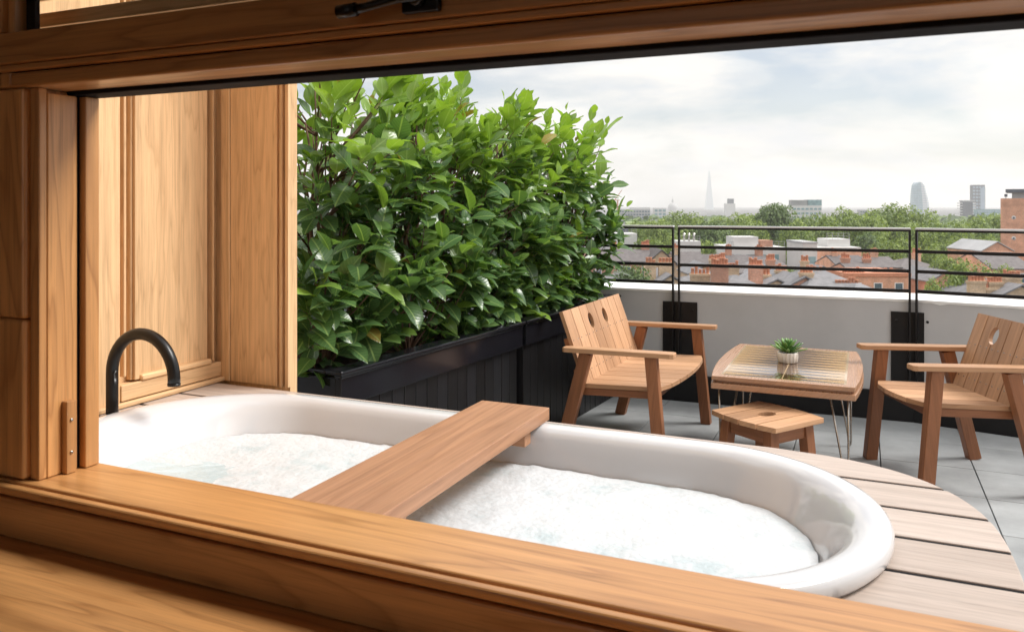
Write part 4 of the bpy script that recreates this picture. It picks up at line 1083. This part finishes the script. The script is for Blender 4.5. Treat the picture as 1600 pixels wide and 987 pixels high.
m = MB(); m.bx(w * .12, w * .46, -1.2, -.3, 0, h - 6); m.build('pale_stripe', TOWERGLASS, r)
m = MB(); m.bx(w / 2 + .01, w / 2 + 2, 2, 20, 0, h - 4); m.build('side_fin', CITYWHITE, r)
r, h, w = far_block('dark_tower', 1505, 1520, 315, 1100, CITYDARK, 'short dark block with white balconies in front of the tall dark tower')
m = MB()
for k in range(6): m.bx(w / 2 + .01, w / 2 + 5, 1, 12, h - 3 - k * 3.6, h - 1.6 - k * 3.6); m.bx(-w / 2 - 2, -w / 2 - .01, 1, 12, h - 3 - k * 3.6, h - 1.6 - k * 3.6)
m.build('balconies', CITYWHITE, r)
m = MB(); m.bx(-w / 2 + 1, w / 2 + 3, 0, 12, h + .001, h + 1.8); m.build('roof', CITYGREY, r)
far_block('glass_block', 1527, 1577, 327, 1000, CITYTEAL, 'long low blue glass block behind the park trees', bands=(3.2, .45), bmat=TOWERGLASS)
far_block('office_slab', 1486, 1503, 336, 1600, CITYWHITE, 'tiny pale roofs between the trees and the short dark block', bands=(4, .5))
far_block('office_slab', 1088, 1104, 333, 2000, CITYWHITE, 'hazy pale low block at the foot of the spire')
# tower crane
p = PX(965, 900); z = zz(312, 900) - GZ; r = thing('tower_crane', (p.x, p.y, GZ), CAMROT, 'thin red tower crane beside the hedge end on the skyline', 'crane')
m = MB(); m.bx(-.8, .8, -.8, .8, 0, z); m.build('mast', TERRA, r)
m = MB(); m.beam((-3, 0, z), (5, 0, z + 11), .7, .7); m.build('jib', TERRA, r)
m = MB(); m.bx(-5, 2, -.8, .8, z - 1, z - .01); m.build('counter_jib', TERRA, r)

# ------------------------------------------------------------------ trees
def tree_proto(seed, mat, dense=1.0):
    rnd = random.Random(seed); r = thing('park_tree', (0, 0, 0), 0, 'tree', 'tree', 'trees of the park beyond the rooftops')
    m = MB(); m.tube([(0, 0, 0), (.05, .02, .2), (.02, -.03, .45), (0, 0, .7)], [.035, .027, .02, .008], n=8)
    lobes = []
    for k in range(15):
        t = 2.4 * k; zr = rnd.uniform(.34, .86); rad = .30 * math.sqrt(max(.05, 1 - ((zr - .55) / .42) ** 2)) * rnd.uniform(.6, 1.15)
        c = V((math.cos(t) * rad, math.sin(t) * rad, zr)); lobes.append((c, rnd.uniform(.14, .22)))
        m.tube([(0, 0, .3), c * .55 + V((0, 0, .17)), c], [.014, .009, .003], n=5)
    lobes.append((V((0, 0, .82)), .17)); lobes.append((V((0, 0, .55)), .26))
    m.build('trunk', TRUNK, r)
    lf = MB()
    for (c, rr) in lobes:
        tn = rnd.uniform(-.12, .12)
        for q in range(int(400 * dense * (rr / .16) ** 2)):
            n = V((rnd.gauss(0, 1), rnd.gauss(0, 1), rnd.gauss(0, 1))).normalized()
            bump = 1 + .28 * mn.noise(n * 2.3 + c * 9)
            p = c + n * rr * bump * rnd.uniform(.80, 1.0)
            nn_ = (n + V((rnd.uniform(-.7, .7), rnd.uniform(-.7, .7), rnd.uniform(-.2, .9)))).normalized()
            a = nn_.orthogonal().normalized(); b = nn_.cross(a); t = rnd.uniform(0, 6.28); a, b = a * math.cos(t) + b * math.sin(t), b * math.cos(t) - a * math.sin(t)
            z = rnd.uniform(.010, .019)
            lf.add([p - a * z - b * z * .5, p + a * z * .3 - b * z * .8, p + a * z * 1.1, p + b * z * .9, p - a * z * .8 + b * z * .4], [(0, 1, 2, 3, 4)], tint=max(.05, min(1, .55 + tn + rnd.uniform(-.3, .3))), uvs=[[(0.3, .5), (.5, .6), (.7, .5), (.6, .7), (.4, .6)]], g=(1, 0, 0))
    lf.build('crown', mat, r)
    return r
protos = [tree_proto(3, TREELEAF), tree_proto(7, TREELEAF), tree_proto(9, TREELEAF2), tree_proto(13, TREELEAF, 1.1)]
used = set()
def place_tree(k, px, d, top, width, label, group=None, base=GZ):
    p = PX(px, d); zt = zz(top, d); h = (zt - base) / 1.02; w = width * 1.18 / FPX * d / .84
    if k in used: o = dup(protos[k], (p.x, p.y, base), random.uniform(0, 6.28), label, (w, w, h))
    else:
        used.add(k); o = protos[k]; o.location = (p.x, p.y, base); o.scale = (w, w, h); o['label'] = label; o.rotation_euler = (0, 0, random.uniform(0, 6.28))
    if group: o['group'] = group
    return o
ordn = 'first second third fourth fifth sixth seventh eighth ninth tenth eleventh twelfth thirteenth fourteenth fifteenth sixteenth seventeenth eighteenth nineteenth'.split()
front = [(0, 992, 205, 347, 54), (3, 1032, 200, 345, 52), (0, 1062, 230, 331, 66), (2, 1112, 195, 348, 60), (1, 1150, 215, 334, 62), (3, 1172, 190, 345, 56), (2, 1213, 210, 319, 66), (1, 1246, 190, 343, 54),
         (0, 1278, 205, 334, 62), (1, 1314, 225, 324, 66), (3, 1348, 195, 337, 58), (0, 1396, 210, 318, 72), (1, 1372, 185, 352, 52), (1, 1452, 205, 329, 60), (3, 1428, 185, 350, 56), (0, 1490, 190, 346, 62), (1, 1526, 205, 338, 58), (3, 1562, 215, 336, 56)]
front.sort(key=lambda q: q[1])
for i, (k, px, d, top, w) in enumerate(front):
    place_tree(k, px, d, top - 6, w, ('dark' if k == 2 else 'mid' if k == 3 else 'light') + ' green leafy park tree, ' + ordn[i] + ' along the belt from the hedge')
back = [(1, 1088, 262, 338, 52), (0, 1130, 265, 334, 56), (3, 1186, 260, 331, 56), (1, 1262, 262, 336, 50), (0, 1336, 262, 333, 46), (3, 1374, 266, 323, 40), (1, 1424, 268, 331, 44), (0, 1506, 262, 341, 52), (1, 1546, 262, 338, 54), (3, 1016, 268, 343, 50)]
back.sort(key=lambda q: q[1])
for i, (k, px, d, top, w) in enumerate(back):
    place_tree(k, px, d, top, w, 'hazier tree crown peeping over the front park belt, ' + ordn[i] + ' from the hedge', 'trees behind the front park belt')
fill = [(0, 1012, 172, 366, 50), (1, 1050, 178, 362, 46), (3, 1108, 165, 372, 50), (1, 1243, 160, 366, 52), (0, 1262, 150, 392, 34), (2, 1352, 170, 360, 50), (1, 1410, 166, 366, 56), (3, 1446, 150, 382, 46), (0, 1478, 160, 372, 56), (3, 1512, 165, 366, 54), (1, 1546, 170, 362, 50)]
for i, (k, px, d, top, w) in enumerate(fill):
    place_tree(k, px, d, top, w, 'lower leafy tree where the park belt meets the rooftops, ' + ordn[i] + ' from the hedge', 'lower trees before the park belt')
GT = 'garden trees between the houses'
place_tree(2, 990, 79, 409, 66, 'bushy dark green tree among the near rooftops beside the hedge end', GT, -16)
place_tree(1, 1457, 80, 428, 40, 'bright green garden tree under the railing joint by the armchair', GT, -14)
place_tree(0, 1511, 86, 400, 70, 'large round garden tree above the armchair backrest', GT, -16)
place_tree(3, 1500, 90, 428, 44, 'smaller garden tree at the foot of the large round one', GT, -14)
place_tree(1, 1570, 112, 409, 44, 'garden tree in front of the tall orange block', GT, -16)
place_tree(0, 1236, 104, 414, 30, 'small yellow green tree between the slate terrace and the glass bay', GT, -14)
place_tree(3, 1484, 118, 398, 46, 'garden tree behind the hipped slate house', GT, -16)
place_tree(1, 1042, 140, 397, 24, 'slim pale tree beside the yellow gabled house', GT, -14)
place_tree(0, 1385, 150, 372, 50, 'spreading pale tree beyond the slate roofs near the railing joint', GT, -18)
place_tree(1, 1350, 160, 392, 40, 'low pale tree behind the orange brick block', GT, -18)
# far wooded rim that closes the horizon
m = MB(); rnd = random.Random(5)
for k in range(2600):
    px = rnd.uniform(300, 1900); d = rnd.uniform(420, 800); p = PX(px, d); z = rnd.uniform(-20, -9)
    s = rnd.uniform(3, 6)
    a = V((rnd.gauss(0, 1), rnd.gauss(0, 1), rnd.gauss(0, .6))).normalized(); b = a.orthogonal().normalized()
    q = V((p.x, p.y, z)); m.add([q - a * s, q + b * s * .7, q + a * s, q - b * s * .7], [(0, 1, 2, 3)], uvs=[[(.3, .5), (.5, .6), (.7, .5), (.5, .7)]], g=(1, 0, 0))
tag(m.build('far_wood', TREELEAF2), 'mass of distant treetops closing the horizon', 'trees', kind='stuff')

# ------------------------------------------------------------------ haze
HAZE = True
if HAZE:
    hm = bpy.data.materials.new('haze_air'); hm.use_nodes = True; nt = hm.node_tree
    for n_ in list(nt.nodes):
        if n_.type != 'OUTPUT_MATERIAL': nt.nodes.remove(n_)
    pv = nt.nodes.new('ShaderNodeVolumePrincipled'); pv.inputs['Color'].default_value = (0.99, 0.98, 0.965, 1); pv.inputs['Density'].default_value = 0.00020
    pv.inputs['Anisotropy'].default_value = 0.2
    nt.links.new(pv.outputs[0], nt.nodes['Material Output'].inputs['Volume'])
    m = MB(); m.bx(-4600, 4600, -1600, 7600, GZ - 2.5, 205); o = m.build('haze', hm); tag(o, 'pale summer haze over the city', 'haze', kind='stuff')

# ------------------------------------------------------------------ world + sun
SUN_EL, SUN_AZ = R(50), R(28)      # azimuth measured from +x towards +y
w = bpy.data.worlds.new('World'); sc.world = w; w.use_nodes = True; nt = w.node_tree; L = nt.links
bg = nt.nodes['Background']
sky = nt.nodes.new('ShaderNodeTexSky'); sky.sky_type = 'NISHITA'; sky.sun_disc = False
sky.sun_elevation = SUN_EL; sky.sun_rotation = math.pi / 2 - SUN_AZ
sky.air_density = 1.0; sky.dust_density = 1.5; sky.ozone_density = 1.0
tc = nt.nodes.new('ShaderNodeTexCoord'); mp = nt.nodes.new('ShaderNodeMapping'); mp.inputs['Scale'].default_value = (1.7, 1.7, 6.0); mp.inputs['Location'].default_value = (1.4, 2.2, 0.9)
L.new(tc.outputs['Generated'], mp.inputs[0])
n1 = N(nt, 'ShaderNodeTexNoise', Scale=1.7, Detail=7.0, Roughness=0.52, Distortion=0.25); L.new(mp.outputs[0], n1.inputs['Vector'])
n2 = N(nt, 'ShaderNodeTexNoise', Scale=3.6, Detail=6.0, Roughness=0.5); L.new(mp.outputs[0], n2.inputs['Vector'])
cover = ramp(nt, n1.outputs[0], [(0.42, 0.25), (0.56, 0.95)])
ccol = ramp(nt, n2.outputs[0], [(0.36, (8.3, 8.4, 8.55)), (0.50, (9.8, 9.45, 8.95)), (0.64, (10.5, 10.15, 9.6))])
sxyz = nt.nodes.new('ShaderNodeSeparateXYZ'); L.new(tc.outputs['Generated'], sxyz.inputs[0])
zen = ramp(nt, sxyz.outputs[2], [(0.0, 0.38), (0.24, 0.42), (0.60, 0.82), (1.0, 0.9)])   # an overcast sky is brightest overhead
ccol = mixc(nt, 1.0, ccol, mixc(nt, 1.0, zen, (2.1, 2.1, 2.1), 'MULTIPLY'), 'MULTIPLY')
mixsky = mixc(nt, cover, sky.outputs[0], ccol)
L.new(mixsky, bg.inputs[0]); bg.inputs[1].default_value = 0.10

sl = bpy.data.lights.new('sun', 'SUN'); sl.energy = 3.2; sl.angle = R(22); sl.color = (1.0, 0.97, 0.93)
so_ = bpy.data.objects.new('sun', sl); col.objects.link(so_)
sd = V((math.cos(SUN_EL) * math.cos(SUN_AZ), math.cos(SUN_EL) * math.sin(SUN_AZ), math.sin(SUN_EL)))
so_.rotation_euler = sd.to_track_quat('Z', 'Y').to_euler(); so_.location = (20, 10, 40)

# ------------------------------------------------------------------ camera + view
cd = bpy.data.cameras.new('camera'); cam = bpy.data.objects.new('camera', cd); col.objects.link(cam); sc.camera = cam
cam.location = (0, 0, EYE); cam.rotation_euler = (R(90), 0, YAW)
cd.sensor_width = 36; cd.lens = FPX / 1600 * 36; cd.shift_y = -(493.5 - HOR) / 1600
cd.clip_start = 0.05; cd.clip_end = 20000
cd.dof.use_dof = True; cd.dof.focus_distance = 3.2; cd.dof.aperture_fstop = 9.0
vs_ = sc.view_settings; sc.display_settings.display_device = 'sRGB'
vs_.view_transform = 'Standard'; vs_.look = 'None'; vs_.gamma = 1; vs_.exposure = 0.32; vs_.use_curve_mapping = False
cy = sc.cycles
cy.use_denoising = True; cy.denoiser = 'OPENIMAGEDENOISE'
cy.max_bounces = 8; cy.diffuse_bounces = 4; cy.glossy_bounces = 3; cy.transmission_bounces = 6; cy.volume_bounces = 1; cy.transparent_max_bounces = 8
cy.sample_clamp_indirect = 8; cy.use_adaptive_sampling = True
